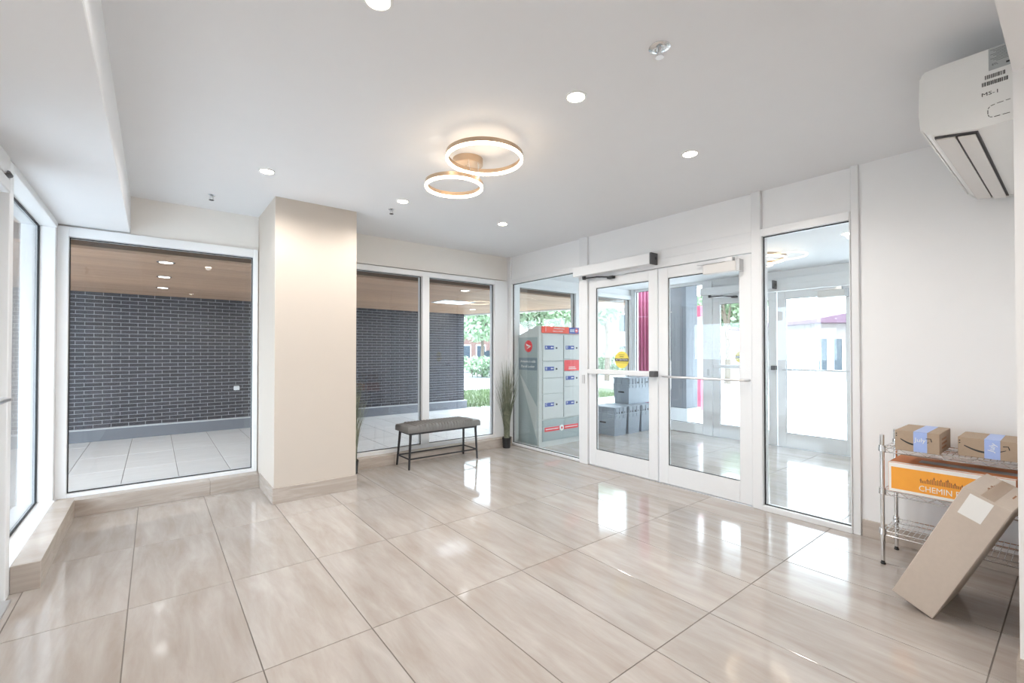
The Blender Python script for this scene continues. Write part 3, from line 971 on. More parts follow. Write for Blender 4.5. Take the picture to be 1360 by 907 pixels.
lab = MB()
(y0, z0), (y1, z1) = acp(1313, 93), acp(1343, 53)
spec = MB().box((ex, y1 - 0.0, 2.425), (ex + 0.0003, y0, 2.512)).build('rating_label', 'grey_print', ac)
spec['label'] = 'grey rating label with fine print'
fp = MB()
for k in range(9):
    zz = 2.505 - k * 0.0058
    fp.box((ex - 0.0003, y1 + 0.006, zz - 0.0012), (ex, y0 - 0.005 - (k % 3) * 0.008, zz))
fp.box((ex - 0.0003, y1 + 0.004, 2.436), (ex, y1 + 0.014, 2.443))
fp.build('fine_print', 'black_print', spec)
text('ETL', 0.011, (ex - 0.0003, y0 - 0.018, 2.445), (0, -1, 0), (0, 0, 1), 'black_print', spec, 0.0002)
for zc, yl, yr in ((2.402, acp(1308, 106)[0], acp(1334, 92)[0]), (2.376, acp(1304, 116)[0], acp(1338, 101)[0])):
    bc = MB()
    yy = yl
    while yy > yr:
        wd = random.choice((0.0012, 0.0020, 0.0032))
        bc.box((ex, yy - wd, zc - 0.008), (ex + 0.0003, yy, zc + 0.008))
        yy -= wd + random.choice((0.0012, 0.002))
    bc.build('barcode', 'black_print', ac)
text('MS-1', 0.020, (ex, (acp(1301, 128)[0] + acp(1330, 120)[0]) / 2, 2.335), (0, -1, 0), (0, 0, 1), 'black_print', ac, 0.0002, name='handwriting', squeeze=1.25)
ko = MB()
ka = [(0.232, 2.250), (0.232, 2.272), (0.226, 2.282), (0.210, 2.286), (0.185, 2.288), (0.168, 2.289)]
kb = [(0.232, 2.250), (0.228, 2.240), (0.218, 2.236), (0.195, 2.236), (0.168, 2.236)]
for pts in (ka, kb):
    for (a, b) in zip(pts[:-1], pts[1:]):
        A, B = Vector((ex, a[0], a[1])), Vector((ex, b[0], b[1]))
        ko.tube([A.lerp(B, 0.12), A.lerp(B, 0.84)], 0.0012, 5)
ko.build('knockout_mark', 'black_print', ac)

# ================================================================== BENCH
bn = thing('bench', (2.65, 4.76, 0), 'black-framed bench with ribbed grey leather seat below the two-pane window', 'bench')
X0, X1, Y0, Y1 = 2.175, 3.125, 4.575, 4.915
seat = MB()
nr = 19
x = X0 + 0.045
xa, xb = X0 + 0.10, X1 - 0.10
pts = [(X0, 0.404), (X0, 0.462), (X0 + 0.012, 0.472), (xa, 0.474)]
for k in range(nr):
    a = xa + (xb - xa) * k / nr
    b = xa + (xb - xa) * (k + 1) / nr
    for q in range(1, 7):
        u = q / 6
        pts.append((a + (b - a) * u, 0.474 + 0.013 * abs(math.sin(PI * u)) ** 0.5 if q < 6 else 0.468))
pts += [(X1 - 0.012, 0.472), (X1, 0.462), (X1, 0.404)]
n = len(pts)
vv, ff = [], []
prof_y = [(Y0, 0.0), (Y0 + 0.0, 0.75), (Y0 + 0.012, 1.0), (Y1 - 0.012, 1.0), (Y1, 0.75), (Y1, 0.0)]
for (yy, s) in prof_y:
    for (xx, zz) in pts:
        vv.append((xx, yy, 0.404 + (zz - 0.404) * (s if s < 1 else 1)))
for r in range(len(prof_y) - 1):
    for k in range(n - 1):
        ff.append([r * n + k, r * n + k + 1, (r + 1) * n + k + 1, (r + 1) * n + k])
ff.append(list(range(n)))
ff.append([(len(prof_y) - 1) * n + k for k in range(n)][::-1])
ff.append([0, (len(prof_y) - 1) * n, len(prof_y) * n - 1, n - 1])
seat.add(vv, ff, True)
seat.build('seat', 'grey_leather', bn, smooth_angle=0.9)
frame_ = MB()
frame_.box((2.21, 4.60, 0.380), (3.09, 4.618, 0.404)).box((2.21, 4.872, 0.380), (3.09, 4.890, 0.404)).box((2.21, 4.618, 0.380), (2.228, 4.872, 0.404)).box((3.072, 4.618, 0.380), (3.09, 4.872, 0.404))
frame_.build('seat_frame', 'black_metal', bn)
feet = [(2.200, 4.604), (3.097, 4.604), (2.200, 4.918), (3.097, 4.918)]
tops = [(2.222, 4.612), (3.075, 4.612), (2.222, 4.880), (3.075, 4.880)]
at = lambda k, z: Vector((tops[k][0], tops[k][1], 0)).lerp(Vector((feet[k][0], feet[k][1], 0)), 1 - z / 0.40) + Vector((0, 0, z))
for k in range(4):
    MB().tube([at(k, 0.0), at(k, 0.40)], [0.011, 0.0155], 10).build('leg', 'black_metal', bn)
for a, b in ((0, 1), (2, 3), (0, 2), (1, 3)):
    MB().tube([at(a, 0.115), at(b, 0.115)], 0.0085, 8).build('stretcher', 'black_metal', bn)


# ================================================================== POTTED GRASS
def potted_grass(x, y, label, hgt, seed, xlim=None, ylim=None, xmin=None):
    rnd = random.Random(seed)
    t = thing('potted_grass', (x, y, 0), label, 'plant')
    MB().lathe((x, y, 0), [(0.0, 0.0), (0.050, 0.0), (0.058, 0.125), (0.062, 0.125), (0.062, 0.140), (0.054, 0.140), (0.052, 0.118), (0.0, 0.118)], 24).build('pot', 'pot_black', t)
    MB().lathe((x, y, 0), [(0.0, 0.126), (0.051, 0.122), (0.051, 0.117), (0, 0.117)], 20).build('soil', 'soil', t)
    mb = MB()
    for k in range(125):
        a = rnd.uniform(0, 2 * PI)
        r0 = 0.038 * math.sqrt(rnd.random())
        lean = 0.19 * rnd.random() ** 0.8
        hh = hgt * rnd.uniform(0.62, 1.0) - 0.12
        w = rnd.uniform(0.003, 0.0055)
        ca, sa = math.cos(a), math.sin(a)
        base = Vector((x + r0 * ca, y + r0 * sa, 0.122))
        side = Vector((-sa, ca, 0))
        if rnd.random() < .5:
            side = Vector((_R.x, _R.y, 0)) * 0.7 + side * 0.3
        vs_, fs_ = [], []
        for q in range(6):
            u = q / 5
            d_ = lean * (u ** 1.9) * (1.6 if k % 9 == 0 else 1)
            p = base + Vector((ca * d_, sa * d_, hh * (u - 0.12 * lean * 4 * u ** 3)))
            if xlim is not None:
                p.x = min(p.x, xlim)
            if xmin is not None:
                p.x = max(p.x, xmin + 0.02 * rnd.random())
            if ylim is not None:
                p.y = min(p.y, ylim)
            ww = w * (1 - u ** 2.2) + 0.0004
            vs_ += [p - side * ww, p + side * ww]
        for q in range(5):
            fs_.append([2 * q, 2 * q + 1, 2 * q + 3, 2 * q + 2])
        mb.add(vs_, fs_)
    o = mb.build('blades', 'reed', t)
    o['kind'] = 'stuff'
    return t


potted_grass(3.752, 4.865, 'tall grass in a black pot in the corner beside the bench', 1.27, 3, xlim=3.915, ylim=5.035)
potted_grass(1.672, 4.862, 'tall grass in a black pot half hidden by the pillar', 1.15, 5, ylim=5.035, xmin=1.53)

# ================================================================== WIRE RACK
RX0, RX1, RY0, RY1 = 3.517, 3.838, 0.200, 0.778
rk = thing('wire_rack', (3.68, 0.49, 0), 'low chrome three-shelf wire rack against the white wall', 'rack')
for px_, py_ in ((RX0, RY1), (RX1, RY1), (RX0, RY0), (RX1, RY0)):
    p = MB().tube([(px_, py_, 0.022), (px_, py_, 0.79)], 0.0115, 14).build('post', 'chrome', rk)
    MB().lathe((px_, py_, 0), [(0, 0), (0.012, 0), (0.014, 0.006), (0.010, 0.012), (0.010, 0.026), (0, 0.026)], 12).build('foot', 'rubber', p)
    for zs in (0.205, 0.452, 0.712):
        MB().lathe((px_, py_, zs), [(0.0118, -0.024), (0.019, -0.022), (0.0165, 0.014), (0.0118, 0.016)], 14).build('collar', 'chrome', p)
for zs in (0.205, 0.452, 0.712):
    s = MB()
    for dz in (0.0, -0.026):
        for yy in (RY0, RY1):
            s.tube([(RX0, yy, zs + dz), (RX1, yy, zs + dz)], 0.0032, 6)
        for xx in (RX0, RX1):
            s.tube([(xx, RY0, zs + dz), (xx, RY1, zs + dz)], 0.0032, 6)
    k = RY0 + 0.022
    while k < RY1 - 0.01:
        s.tube([(RX0, k, zs + 0.003), (RX1, k, zs + 0.003)], 0.0016, 5)
        k += 0.0245
    for xx in (RX0 + 0.107, RX0 + 0.214):
        s.tube([(xx, RY0, zs), (xx, RY1, zs)], 0.0028, 6)
    for q in range(14):
        ya = RY0 + (RY1 - RY0) * q / 14
        yb = RY0 + (RY1 - RY0) * (q + 1) / 14
        s.tube([(RX0, ya, zs - 0.026 * (q % 2)), (RX0, yb, zs - 0.026 * ((q + 1) % 2))], 0.0016, 5)
    s.build('shelf', 'chrome', rk)


# ================================================================== PARCELS
def smile(mb, x, yl, yr, zt, sag, w=0.004):
    """curved arrow: ribbon on the plane X = x, reading left (high y) to right (low y)"""
    n_ = 14
    prev = None
    vs_, fs_ = [], []
    for k in range(n_ + 1):
        u = k / n_
        yy = yl + (yr - yl) * u
        zz = zt - sag * math.sin(PI * (0.08 + 0.80 * u))
        ww = w * (0.25 + 1.2 * math.sin(PI * min(1, 0.15 + u * 0.8)))
        vs_ += [(x, yy, zz - ww / 2), (x, yy, zz + ww / 2)]
    for k in range(n_):
        fs_.append([2 * k, 2 * k + 1, 2 * k + 3, 2 * k + 2])
    mb.add(vs_, fs_)
    # arrow head: hook
    mb.tube([(x, yr + 0.012, zt + 0.006), (x, yr - 0.008, zt + 0.008), (x, yr - 0.012, zt - 0.010)], 0.0022, 5)
    return mb


def parcel(x0, x1, y0, y1, z0, z1, label, word, word_x):
    t = thing('shipping_box', ((x0 + x1) / 2, (y0 + y1) / 2, z0), label, 'box')
    b = boxo('carton', (x0, y0, z0), (x1, y1, z1), 'cardboard', t, 0.0015)
    ym = y0 + (y1 - y0) * 0.42
    tw = 0.030
    tp = MB()
    tp.box((x0 - 0.0008, ym - tw, z0 + 0.001), (x0 - 0.0002, ym + tw, z1 + 0.0008))
    tp.box((x0 - 0.0008, ym - tw, z1 + 0.0002), (x1, ym + tw, z1 + 0.0008))
    tape = tp.build('packing_tape', 'blue_tape', t)
    text(word, 0.034, (x0 - 0.0012, ym, (z0 + z1) / 2 + 0.012), (0, -0.25, 1) if word_x else (0, -1, 0), (0, 1, 0.25) if word_x else (0, 0, 1), 'white_print', tape, 0.0002)
    MB().box((x0 + 0.004, (y0 + y1) / 2 - 0.0006, z1), (x1 - 0.004, (y0 + y1) / 2 + 0.0006, z1 + 0.0004)).build('flap_seam', 'black_print', t)
    smile(MB(), x0 - 0.0005, y1 - 0.025, y0 + 0.045, z0 + (z1 - z0) * 0.66, 0.036, 0.007).build('printed_arrow', 'black_print', t)
    MB().box((x0 - 0.0005, y1 - 0.010, z1 - 0.022), (x0, y1 - 0.004, z1 - 0.016)).box((x0 - 0.0005, y1 - 0.010, z1 - 0.035), (x0, y1 - 0.004, z1 - 0.029)).build('printed_mark', 'black_print', t)
    fp = MB()
    for k in range(3):
        fp.box((x0 + 0.07, y0 - 0.0005, z0 + 0.025 + k * 0.024), (x0 + 0.20 + 0.02 * (k % 2), y0, z0 + 0.036 + k * 0.024))
    fp.build('printed_text', 'brown_print', t)
    return t


ZT = 0.717
parcel(3.478, 3.815, 0.512, 0.708, ZT, ZT + 0.116, 'small brown shipping box with blue tape on the rack, beside the corner post', 'July', False)
parcel(3.560, 3.825, 0.218, 0.448, ZT, ZT + 0.104, 'small brown shipping box with blue tape and slanting white word, next to the wall end', 'July', True)

oc = thing('printed_case', (3.68, 0.50, 0.457), 'flat orange printed case with white border on the middle rack shelf', 'box')
OX0, OX1, OY0, OY1, OZ0, OZ1 = 3.512, 3.826, 0.225, 0.748, 0.457, 0.632
boxo('carton', (OX0, OY0, OZ0), (OX1, OY1, OZ1), 'orange_cardboard', oc, 0.0015)
MB().box((OX0 - 0.0006, OY0 + 0.002, OZ0 + 0.002), (OX0, OY1 - 0.002, OZ1 - 0.002)).build('white_border', 'white_print', oc)
pan = MB().box((OX0 - 0.0012, OY0 + 0.018, OZ0 + 0.018), (OX0 - 0.0006, OY1 - 0.014, OZ1 - 0.026)).build('orange_panel', 'orange_print', oc)
text('CHEMIN ROYAL', 0.047, (OX0 - 0.0016, 0.470, OZ0 + 0.045), (0, -1, 0), (0, 0, 1), 'white_print', pan, 0.0002, squeeze=0.82)
vil = MB()
rnd = random.Random(4)
for k in range(26):
    yy = 0.60 - k * 0.0072
    hh = 0.012 + 0.022 * math.exp(-((k - 12) / 8) ** 2) * rnd.uniform(0.5, 1.3)
    zb = OZ0 + 0.078
    vil.box((OX0 - 0.0016, yy - 0.003, zb), (OX0 - 0.0012, yy + 0.001, zb + hh))
    if k % 4 == 0:
        vil.add([(OX0 - 0.0014, yy - 0.006, zb + hh), (OX0 - 0.0014, yy + 0.004, zb + hh), (OX0 - 0.0014, yy - 0.001, zb + hh + 0.014)], [[0, 1, 2]])
vil.build('village_drawing', 'brown_print', pan)
tp = MB().box((OX0 + 0.11, OY0 + 0.0, OZ1 + 0.0002), (OX0 + 0.19, OY1 - 0.12, OZ1 + 0.0008)).build('packing_tape', 'grey_print', oc)
MB().box((OX0 + 0.002, OY0, OZ1 + 0.0002), (OX0 + 0.028, OY1 - 0.002, OZ1 + 0.0006)).build('white_edge', 'white_print', oc)

# tall carton leaning on the wall end
tc_ = thing('tall_carton', (3.17, 0.42, 0), 'tall pale cardboard carton leaning in front of the wire rack', 'box')
LT = math.radians(24.3)
BT, BLn, BW = 0.172, 0.655, 0.43      # thickness, length, width (along X)
mt = Matrix.Translation((2.975, 0.470, 0.0015)) @ Matrix.Rotation(math.radians(-5.0), 4, 'Z') @ Matrix.Rotation(LT, 4, 'X')


def carton(mb):
    return mb.xform(mt)


carton(MB().box((0, 0, 0), (BW, BT, BLn), 0.002)).build('carton', 'pale_cardboard', tc_)
carton(MB().box((0.004, BT / 2 - 0.024, BLn + 0.0002), (BW - 0.004, BT / 2 + 0.024, BLn + 0.001))).build('packing_tape', 'brown_tape', tc_)
carton(MB().box((-0.0012, 0.056, BLn - 0.120), (-0.0002, 0.140, BLn - 0.012))).build('address_label', 'white_print', tc_)
sl = MB().box((0.002, BT / 2 - 0.001, BLn), (BW - 0.002, BT / 2 + 0.001, BLn + 0.0004))
carton(sl).build('flap_seam', 'black_print', tc_)
mk = MB()
for k in range(5):
    mk.box((0.14 + 0.028 * k, 0.105, BLn + 0.0002), (0.158 + 0.028 * k, 0.112 + 0.006 * (k % 2), BLn + 0.0008))
mk.box((0.20, 0.03, BLn + 0.0002), (0.27, 0.036, BLn + 0.0008))
carton(mk).build('printed_lines', 'brown_print', tc_)

# ================================================================== PARCEL LOCKER
LX0, LX1, LY0, LY1 = 4.085, 4.880, 4.570, 5.020
lk = thing('parcel_locker', (4.48, 4.8, 0), 'tall grey parcel locker with red header sign seen through the glass', 'locker')
MB().prism([(LY0 + 0.012, 0.0), (LY0 + 0.012, 1.645), (LY0 + 0.06, 1.652), (LY1, 1.535), (LY1, 0.0)], 0, LX0, LX1).build('body', 'locker_grey', lk)
sp = MB().box((LX0 - 0.004, LY0 + 0.04, 0.03), (LX0, LY1 - 0.01, 1.50)).build('side_panel', 'locker_side', lk)
dk = MB().box((LX0 - 0.006, LY0 + 0.042, 1.045), (LX0 - 0.004, LY1 - 0.012, 1.215)).build('slate_band', 'locker_slate', sp)
text('Armoire à colis', 0.052, (LX0 - 0.0065, (LY0 + LY1) / 2 + 0.01, 1.165), (0, -1, 0), (0, 0, 1), 'white_print', sp, 0.0004)
text('Parcel Locker', 0.052, (LX0 - 0.0065, (LY0 + LY1) / 2 + 0.01, 1.095), (0, -1, 0), (0, 0, 1), 'white_print', sp, 0.0004)
yc, zc, rr = LY0 + 0.225, 1.375, 0.082
rd = MB().lathe((LX0 - 0.007, yc, zc), [(0, 0), (rr, 0), (rr, 0.003), (0, 0.003)], 32, 'x').build('round_emblem', 'red_print', sp)
x_ = LX0 - 0.0078
wing = MB()
wing.add([(x_, yc + 0.052, zc + 0.036), (x_, yc - 0.064, zc + 0.0), (x_, yc - 0.010, zc - 0.002), (x_, yc + 0.030, zc + 0.004)], [[0, 1, 2, 3]])
wing.add([(x_, yc + 0.040, zc - 0.040), (x_, yc - 0.060, zc - 0.004), (x_, yc - 0.012, zc - 0.006), (x_, yc + 0.010, zc - 0.018)], [[0, 1, 2, 3]])
wing.build('white_wing', 'white_print', sp)
sw = MB()
sw.add([(LX0 - 0.0045, LY1 - 0.02, 1.02), (LX0 - 0.0045, LY0 + 0.05, 0.55), (LX0 - 0.0045, LY0 + 0.05, 0.10), (LX0 - 0.0045, LY1 - 0.15, 0.72)], [[0, 1, 2, 3]])
sw.build('pale_swoosh', 'locker_grey', sp)
# header sign
hs = MB().box((4.130, LY0 - 0.012, 1.556), (LX1 + 0.004, LY0 + 0.012, 1.648), 0.003).build('header_sign', 'orange_red_print', lk)
MB().box((4.640, LY0 - 0.0135, 1.558), (LX1 + 0.002, LY0 - 0.0125, 1.646)).build('blue_end', 'blue_print', hs)
text('1', 0.085, (4.190, LY0 - 0.0130, 1.602), (1, 0, 0), (0, 0, 1), 'white_print', hs, 0.0004)
text('ARMOIRE À COLIS', 0.030, (4.44, LY0 - 0.0130, 1.620), (1, 0, 0), (0, 0, 1), 'white_print', hs, 0.0004, squeeze=0.85)
text('PARCEL LOCKER', 0.030, (4.42, LY0 - 0.0130, 1.583), (1, 0, 0), (0, 0, 1), 'white_print', hs, 0.0004, squeeze=0.85)
em = MB().lathe((4.79, LY0 - 0.0145, 1.602), [(0, 0), (0.030, 0), (0.030, 0.001), (0, 0.001)], 24, 'y').build('small_emblem', 'red_print', hs)
MB().add([(4.772, LY0 - 0.0152, 1.616), (4.812, LY0 - 0.0152, 1.603), (4.776, LY0 - 0.0152, 1.590)], [[0, 1, 2]]).build('emblem_wing', 'white_print', hs)
MB().box((4.66, LY0 - 0.0142, 1.585), (4.745, LY0 - 0.0136, 1.594)).box((4.66, LY0 - 0.0142, 1.607), (4.745, LY0 - 0.0136, 1.616)).box((4.835, LY0 - 0.0142, 1.585), (4.87, LY0 - 0.0136, 1.594)).box((4.835, LY0 - 0.0142, 1.607), (4.87, LY0 - 0.0136, 1.616)).build('fine_print', 'white_print', hs)
zl = lambda y_: on(1, LY0, 731, y_).z
zr = lambda y_: on(1, LY0, 757, y_).z
XM = 4.540
letters = 'ABCDEFGH'
doors = [(LX0 + 0.06, XM - 0.006, zl(479.6), 1.540, zl(461.5)), (LX0 + 0.06, XM - 0.006, zl(501.9), zl(479.6), zl(489.5)), (LX0 + 0.06, XM - 0.006, zl(522.7), zl(501.9), None), (LX0 + 0.06, XM - 0.006, 0.375, zl(522.7), zl(537)),
         (XM + 0.006, LX1 - 0.03, zr(477), 1.540, zr(461.5)), (XM + 0.006, LX1 - 0.03, zr(493), zr(477), 'red'), (XM + 0.006, LX1 - 0.03, zr(513.3), zr(493), zr(501.6)), (XM + 0.006, LX1 - 0.03, 0.375, zr(513.3), zr(534.5))]
li = 0
for (a, b, za, zb, zlab) in doors:
    d_ = boxo('compartment_door', (a, LY0 - 0.004, za + 0.004), (b, LY0 + 0.013, zb - 0.004), 'locker_grey', lk, 0.003)
    if zlab == 'red':
        s_ = MB().box((a + 0.005, LY0 - 0.0055, za + 0.008), (b, LY0 - 0.0042, zb - 0.012)).build('red_notice', 'red_print', d_)
        MB().box((a + 0.09, LY0 - 0.0062, za + 0.03), (b - 0.06, LY0 - 0.0056, za + 0.042)).box((a + 0.09, LY0 - 0.0062, za + 0.055), (b - 0.08, LY0 - 0.0056, za + 0.065)).build('notice_lines', 'white_print', d_)
    elif zlab:
        MB().box((a + 0.035, LY0 - 0.0055, zlab - 0.028), (a + 0.205, LY0 - 0.0042, zlab + 0.026)).build('number_plate', 'blue_print', d_)
        text(letters[li], 0.05, (a + 0.062, LY0 - 0.006, zlab), (1, 0, 0), (0, 0, 1), 'white_print', d_, 0.0003)
        li += 1
        MB().add([(a + 0.14, LY0 - 0.0060, zlab), (a + 0.165, LY0 - 0.0060, zlab + 0.014), (a + 0.165, LY0 - 0.0060, zlab - 0.014)], [[0, 1, 2]]).box((a + 0.16, LY0 - 0.0062, zlab - 0.005), (a + 0.195, LY0 - 0.0056, zlab + 0.005)).build('printed_arrow', 'white_print', d_)
        MB().lathe((a + 0.255, LY0 - 0.012, zlab - 0.006), [(0, 0), (0.012, 0), (0.014, 0.008), (0, 0.008)], 14, 'y').build('lock', 'black_metal', d_)
bp_ = boxo('base_panel', (LX0 + 0.06, LY0 - 0.002, 0.075), (LX1 - 0.03, LY0 + 0.013, 0.362), 'locker_side', lk, 0.002)
for a, b in ((LX0 + 0.09, 4.455), (4.545, LX1 - 0.05)):
    MB().box((a, LY0 - 0.004, 0.205), (b, LY0 - 0.0025, 0.262)).build('red_stripe', 'red_print', bp_)
    MB().box((a + 0.02, LY0 - 0.0052, 0.228), (b - 0.02, LY0 - 0.0045, 0.240)).build('stripe_print', 'white_print', bp_)
MB().lathe((4.50, LY0 - 0.005, 0.234), [(0, 0), (0.042, 0), (0.042, 0.003), (0, 0.003)], 24, 'y').build('white_disc', 'white_print', bp_)
MB().lathe((4.50, LY0 - 0.0065, 0.234), [(0, 0), (0.016, 0), (0.016, 0.001), (0, 0.001)], 20, 'y').build('red_dot', 'red_print', bp_)


# ================================================================== TOTES
def tote(x0, x1, y0, y1, z0, label, hgt=0.44, group=None, lid=True):
    """tapered attached-lid container, rim flanges and interlocking lid fingers"""
    t = thing('storage_tote', ((x0 + x1) / 2, (y0 + y1) / 2, z0), label, 'tote', group)
    tp_ = 0.022
    zr_ = z0 + hgt * 0.72
    v = []
    for z, k in ((z0, tp_), (z0, tp_ + 0.0), (zr_, 0.006)):
        v += [(x0 + k, y0 + k, z), (x1 - k, y0 + k, z), (x1 - k, y1 - k, z), (x0 + k, y1 - k, z)]
    MB().add(v[4:], [[0, 1, 2, 3], [0, 1, 5, 4], [1, 2, 6, 5], [2, 3, 7, 6], [3, 0, 4, 7], [4, 5, 6, 7]]).build('body', 'tote_grey', t)
    MB().box((x0, y0, zr_), (x1, y1, zr_ + 0.016), 0.003).build('rim', 'tote_grey', t)
    boxo('collar', (x0 + 0.012, y0 + 0.012, zr_ + 0.016), (x1 - 0.012, y1 - 0.012, z0 + hgt - 0.014), 'tote_grey', t)
    ribs = MB()
    long_x = (x1 - x0) > (y1 - y0)
    nx = max(5, int((x1 - x0) / 0.045))
    for k in range(nx):
        xx = x0 + 0.014 + (x1 - x0 - 0.028) * (k + 0.5) / nx
        if k % 2 == 0:
            ribs.box((xx - 0.011, y0 + 0.001, zr_ - 0.045), (xx + 0.011, y0 + 0.014, z0 + hgt - 0.012), 0.001)
    ny = max(5, int((y1 - y0) / 0.06))
    for k in range(ny):
        yy = y0 + 0.014 + (y1 - y0 - 0.028) * (k + 0.5) / ny
        if k % 2 == 0:
            ribs.box((x0 + 0.001, yy - 0.008, zr_ - 0.03), (x0 + 0.014, yy + 0.008, z0 + hgt - 0.012), 0.001)
    ribs.build('ribs', 'tote_grey', t)
    hl = MB()
    for k in range(4):
        xx = x0 + (x1 - x0) * (0.2 + 0.2 * k)
        hl.box((xx - 0.014, y0 + 0.006, zr_ + 0.022), (xx + 0.010, y0 + 0.0125, zr_ + 0.052))
    hl.build('latch_openings', 'black_metal', t)
    MB().box((x0 + 0.004, (y0 + y1) / 2 - 0.06, z0 + hgt * 0.42), (x0 + 0.018, (y0 + y1) / 2 + 0.06, z0 + hgt * 0.47), 0.004).build('handle_grip', 'black_metal', t)
    if lid:
        ym = (x0 + x1) / 2
        zt = z0 + hgt
        # two lid leaves meeting in a toothed seam
        nt = 8
        left = [(x0, y0), (x0, y1)]
        seam = []
        for k in range(nt * 2 + 1):
            yy = y1 - (y1 - y0) * k / (nt * 2)
            seam.append((ym + (0.012 if k % 2 else -0.012), yy))
        MB().prism([(x0, y0), (x0, y1)] + seam, 2, zt - 0.014, zt).build('lid_leaf', 'tote_grey', t)
        MB().prism([(p[0] + 0.003, p[1]) for p in seam] + [(x1, y0), (x1, y1)], 2, zt - 0.014, zt).build('lid_leaf', 'tote_grey', t)
    return t


tote(5.530, 5.842, 4.462, 4.950, 0, 'grey lidded storage tote on the vestibule floor, next to the parcel locker', group='grey totes in the vestibule')
tote(5.868, 6.180, 4.462, 4.950, 0, 'grey lidded storage tote on the vestibule floor, middle one of three', group='grey totes in the vestibule')
tote(6.206, 6.518, 4.462, 4.950, 0, 'grey lidded storage tote on the vestibule floor, next to the street-side glazing', group='grey totes in the vestibule')
tote(6.060, 6.690, 4.600, 4.930, 0.441, 'grey storage tote standing crosswise on top of the other totes', hgt=0.43, group='grey totes in the vestibule')

# ================================================================== STREET SCENE
def foliage(name, center, radii, n_, size, parent, seed, mat='leaf'):
    rnd = random.Random(seed)
    mb = MB()
    c = Vector(center)
    blobs = [(Vector((rnd.uniform(-.6, .6) * radii[0], rnd.uniform(-.6, .6) * radii[1], rnd.uniform(-.6, .6) * radii[2])), rnd.uniform(.35, .6)) for _ in range(9)]
    for _ in range(n_):
        b, s = rnd.choice(blobs)
        d_ = Vector((rnd.gauss(0, 1), rnd.gauss(0, 1), rnd.gauss(0, 1))).normalized() * (rnd.random() ** 0.4)
        p = c + b + Vector((d_.x * radii[0] * s, d_.y * radii[1] * s, d_.z * radii[2] * s))
        u = Vector((rnd.gauss(0, 1), rnd.gauss(0, 1), rnd.gauss(0, 1))).normalized()
        w = u.cross(Vector((rnd.gauss(0, 1), rnd.gauss(0, 1), rnd.gauss(0, 1)))).normalized()
        sz = size * rnd.uniform(.6, 1.3)
        mb.add([p - u * sz, p + w * sz * .6, p + u * sz, p - w * sz * .6], [[0, 1, 2, 3]])
    o_ = mb.build(name, mat, parent)
    o_['kind'] = 'stuff'
    return o_


def tree(x, y, hgt, rad, label, seed, n_=2600):
    rnd = random.Random(seed)
    t = thing('street_tree', (x, y, -0.05), label, 'tree', 'street trees')
    z1 = hgt - rad * 1.1
    MB().tube([(x, y, -0.06), (x + 0.05, y, z1 * .5), (x - 0.06, y + .05, z1)], [0.13, 0.10, 0.08], 10).build('trunk', 'bark', t)
    for k in range(5):
        a = k * 1.26 + rnd.random()
        MB().tube([(x, y, z1 * .8), (x + rad * .35 * math.cos(a), y + rad * .35 * math.sin(a), z1 + rad * .3), (x + rad * .7 * math.cos(a), y + rad * .7 * math.sin(a), z1 + rad * .7)], [0.06, 0.04, 0.015], 6).build('branch', 'bark', t)
    foliage('crown', (x, y, hgt - rad * .8), (rad * 1.3, rad * 1.3, rad), n_, 0.14, t, seed)
    return t


def at_dist(px_, dist):
    """ground position in the direction of picture column px_, dist metres away along the view axis"""
    v = _Fh + _R * ((px_ - 680) / F_PX)
    return v * dist


for px_, dist, hgt, rad, lab, sd in ((640, 27, 5.2, 1.9, 'leafy tree across the street behind the bench window', 11),
                                     (704, 20, 4.4, 1.2, 'leafy tree across the street above the parcel locker, thinner stem', 12),
                                     (744, 27, 5.6, 1.9, 'spreading leafy tree across the street above the red locker sign', 13),
                                     (806, 21, 5.0, 1.4, 'leafy tree across the street beyond the door with the push bar', 14),
                                     (966, 19, 4.2, 1.2, 'leafy tree across the street seen through the street door with the sticker', 15),
                                     (612, 36, 7.0, 2.6, 'tall leafy tree far behind the corner of the brick wall', 16)):
    p = at_dist(px_, dist)
    tree(p.x, p.y, hgt, rad, lab, sd)
# hedges
for px_, dist, w_, h_, lab, sd in ((809, 27, 1.9, 1.35, 'clipped green hedge across the street beyond the push-bar door', 21), (634, 24, 1.5, 1.0, 'low green hedge across the street behind the bench window', 22)):
    p = at_dist(px_, dist)
    t = thing('hedge', (p.x, p.y, -0.05), lab, 'hedge')
    foliage('foliage', (p.x, p.y, h_ * .5), (w_, w_, h_ * .55), 1800, 0.10, t, sd)
    for k in range(3):
        MB().tube([(p.x + (k - 1) * .3, p.y, -0.06), (p.x + (k - 1) * .35, p.y + .1, h_ * .6)], [0.03, 0.015], 6).build('stem', 'bark', t)

# lawn
lw = MB().prism([(6.32, 8.62), (13.0, 8.62), (13.0, 13.2), (5.95, 13.2), (5.80, 9.45), (6.1, 8.9)], 2, -0.12, -0.035).build('ground_lawn', 'lawn_soil')
tag(lw, 'earth of the small lawn beside the brick wall corner', 'lawn', kind='structure')
gb = MB()
rnd = random.Random(31)
for _ in range(7000):
    gx, gy = rnd.uniform(5.95, 11.5), rnd.uniform(8.75, 13.1)
    a = rnd.uniform(0, 2 * PI)
    hh = rnd.uniform(0.05, 0.12)
    gb.add([(gx - .012 * math.cos(a), gy - .012 * math.sin(a), -0.036), (gx + .012 * math.cos(a), gy + .012 * math.sin(a), -0.036), (gx + rnd.uniform(-.04, .04), gy + rnd.uniform(-.04, .04), hh - 0.036)], [[0, 1, 2]])
o = gb.build('lawn_grass', 'grass_blade')
tag(o, 'short green grass of the lawn by the brick wall corner', 'grass', kind='stuff')

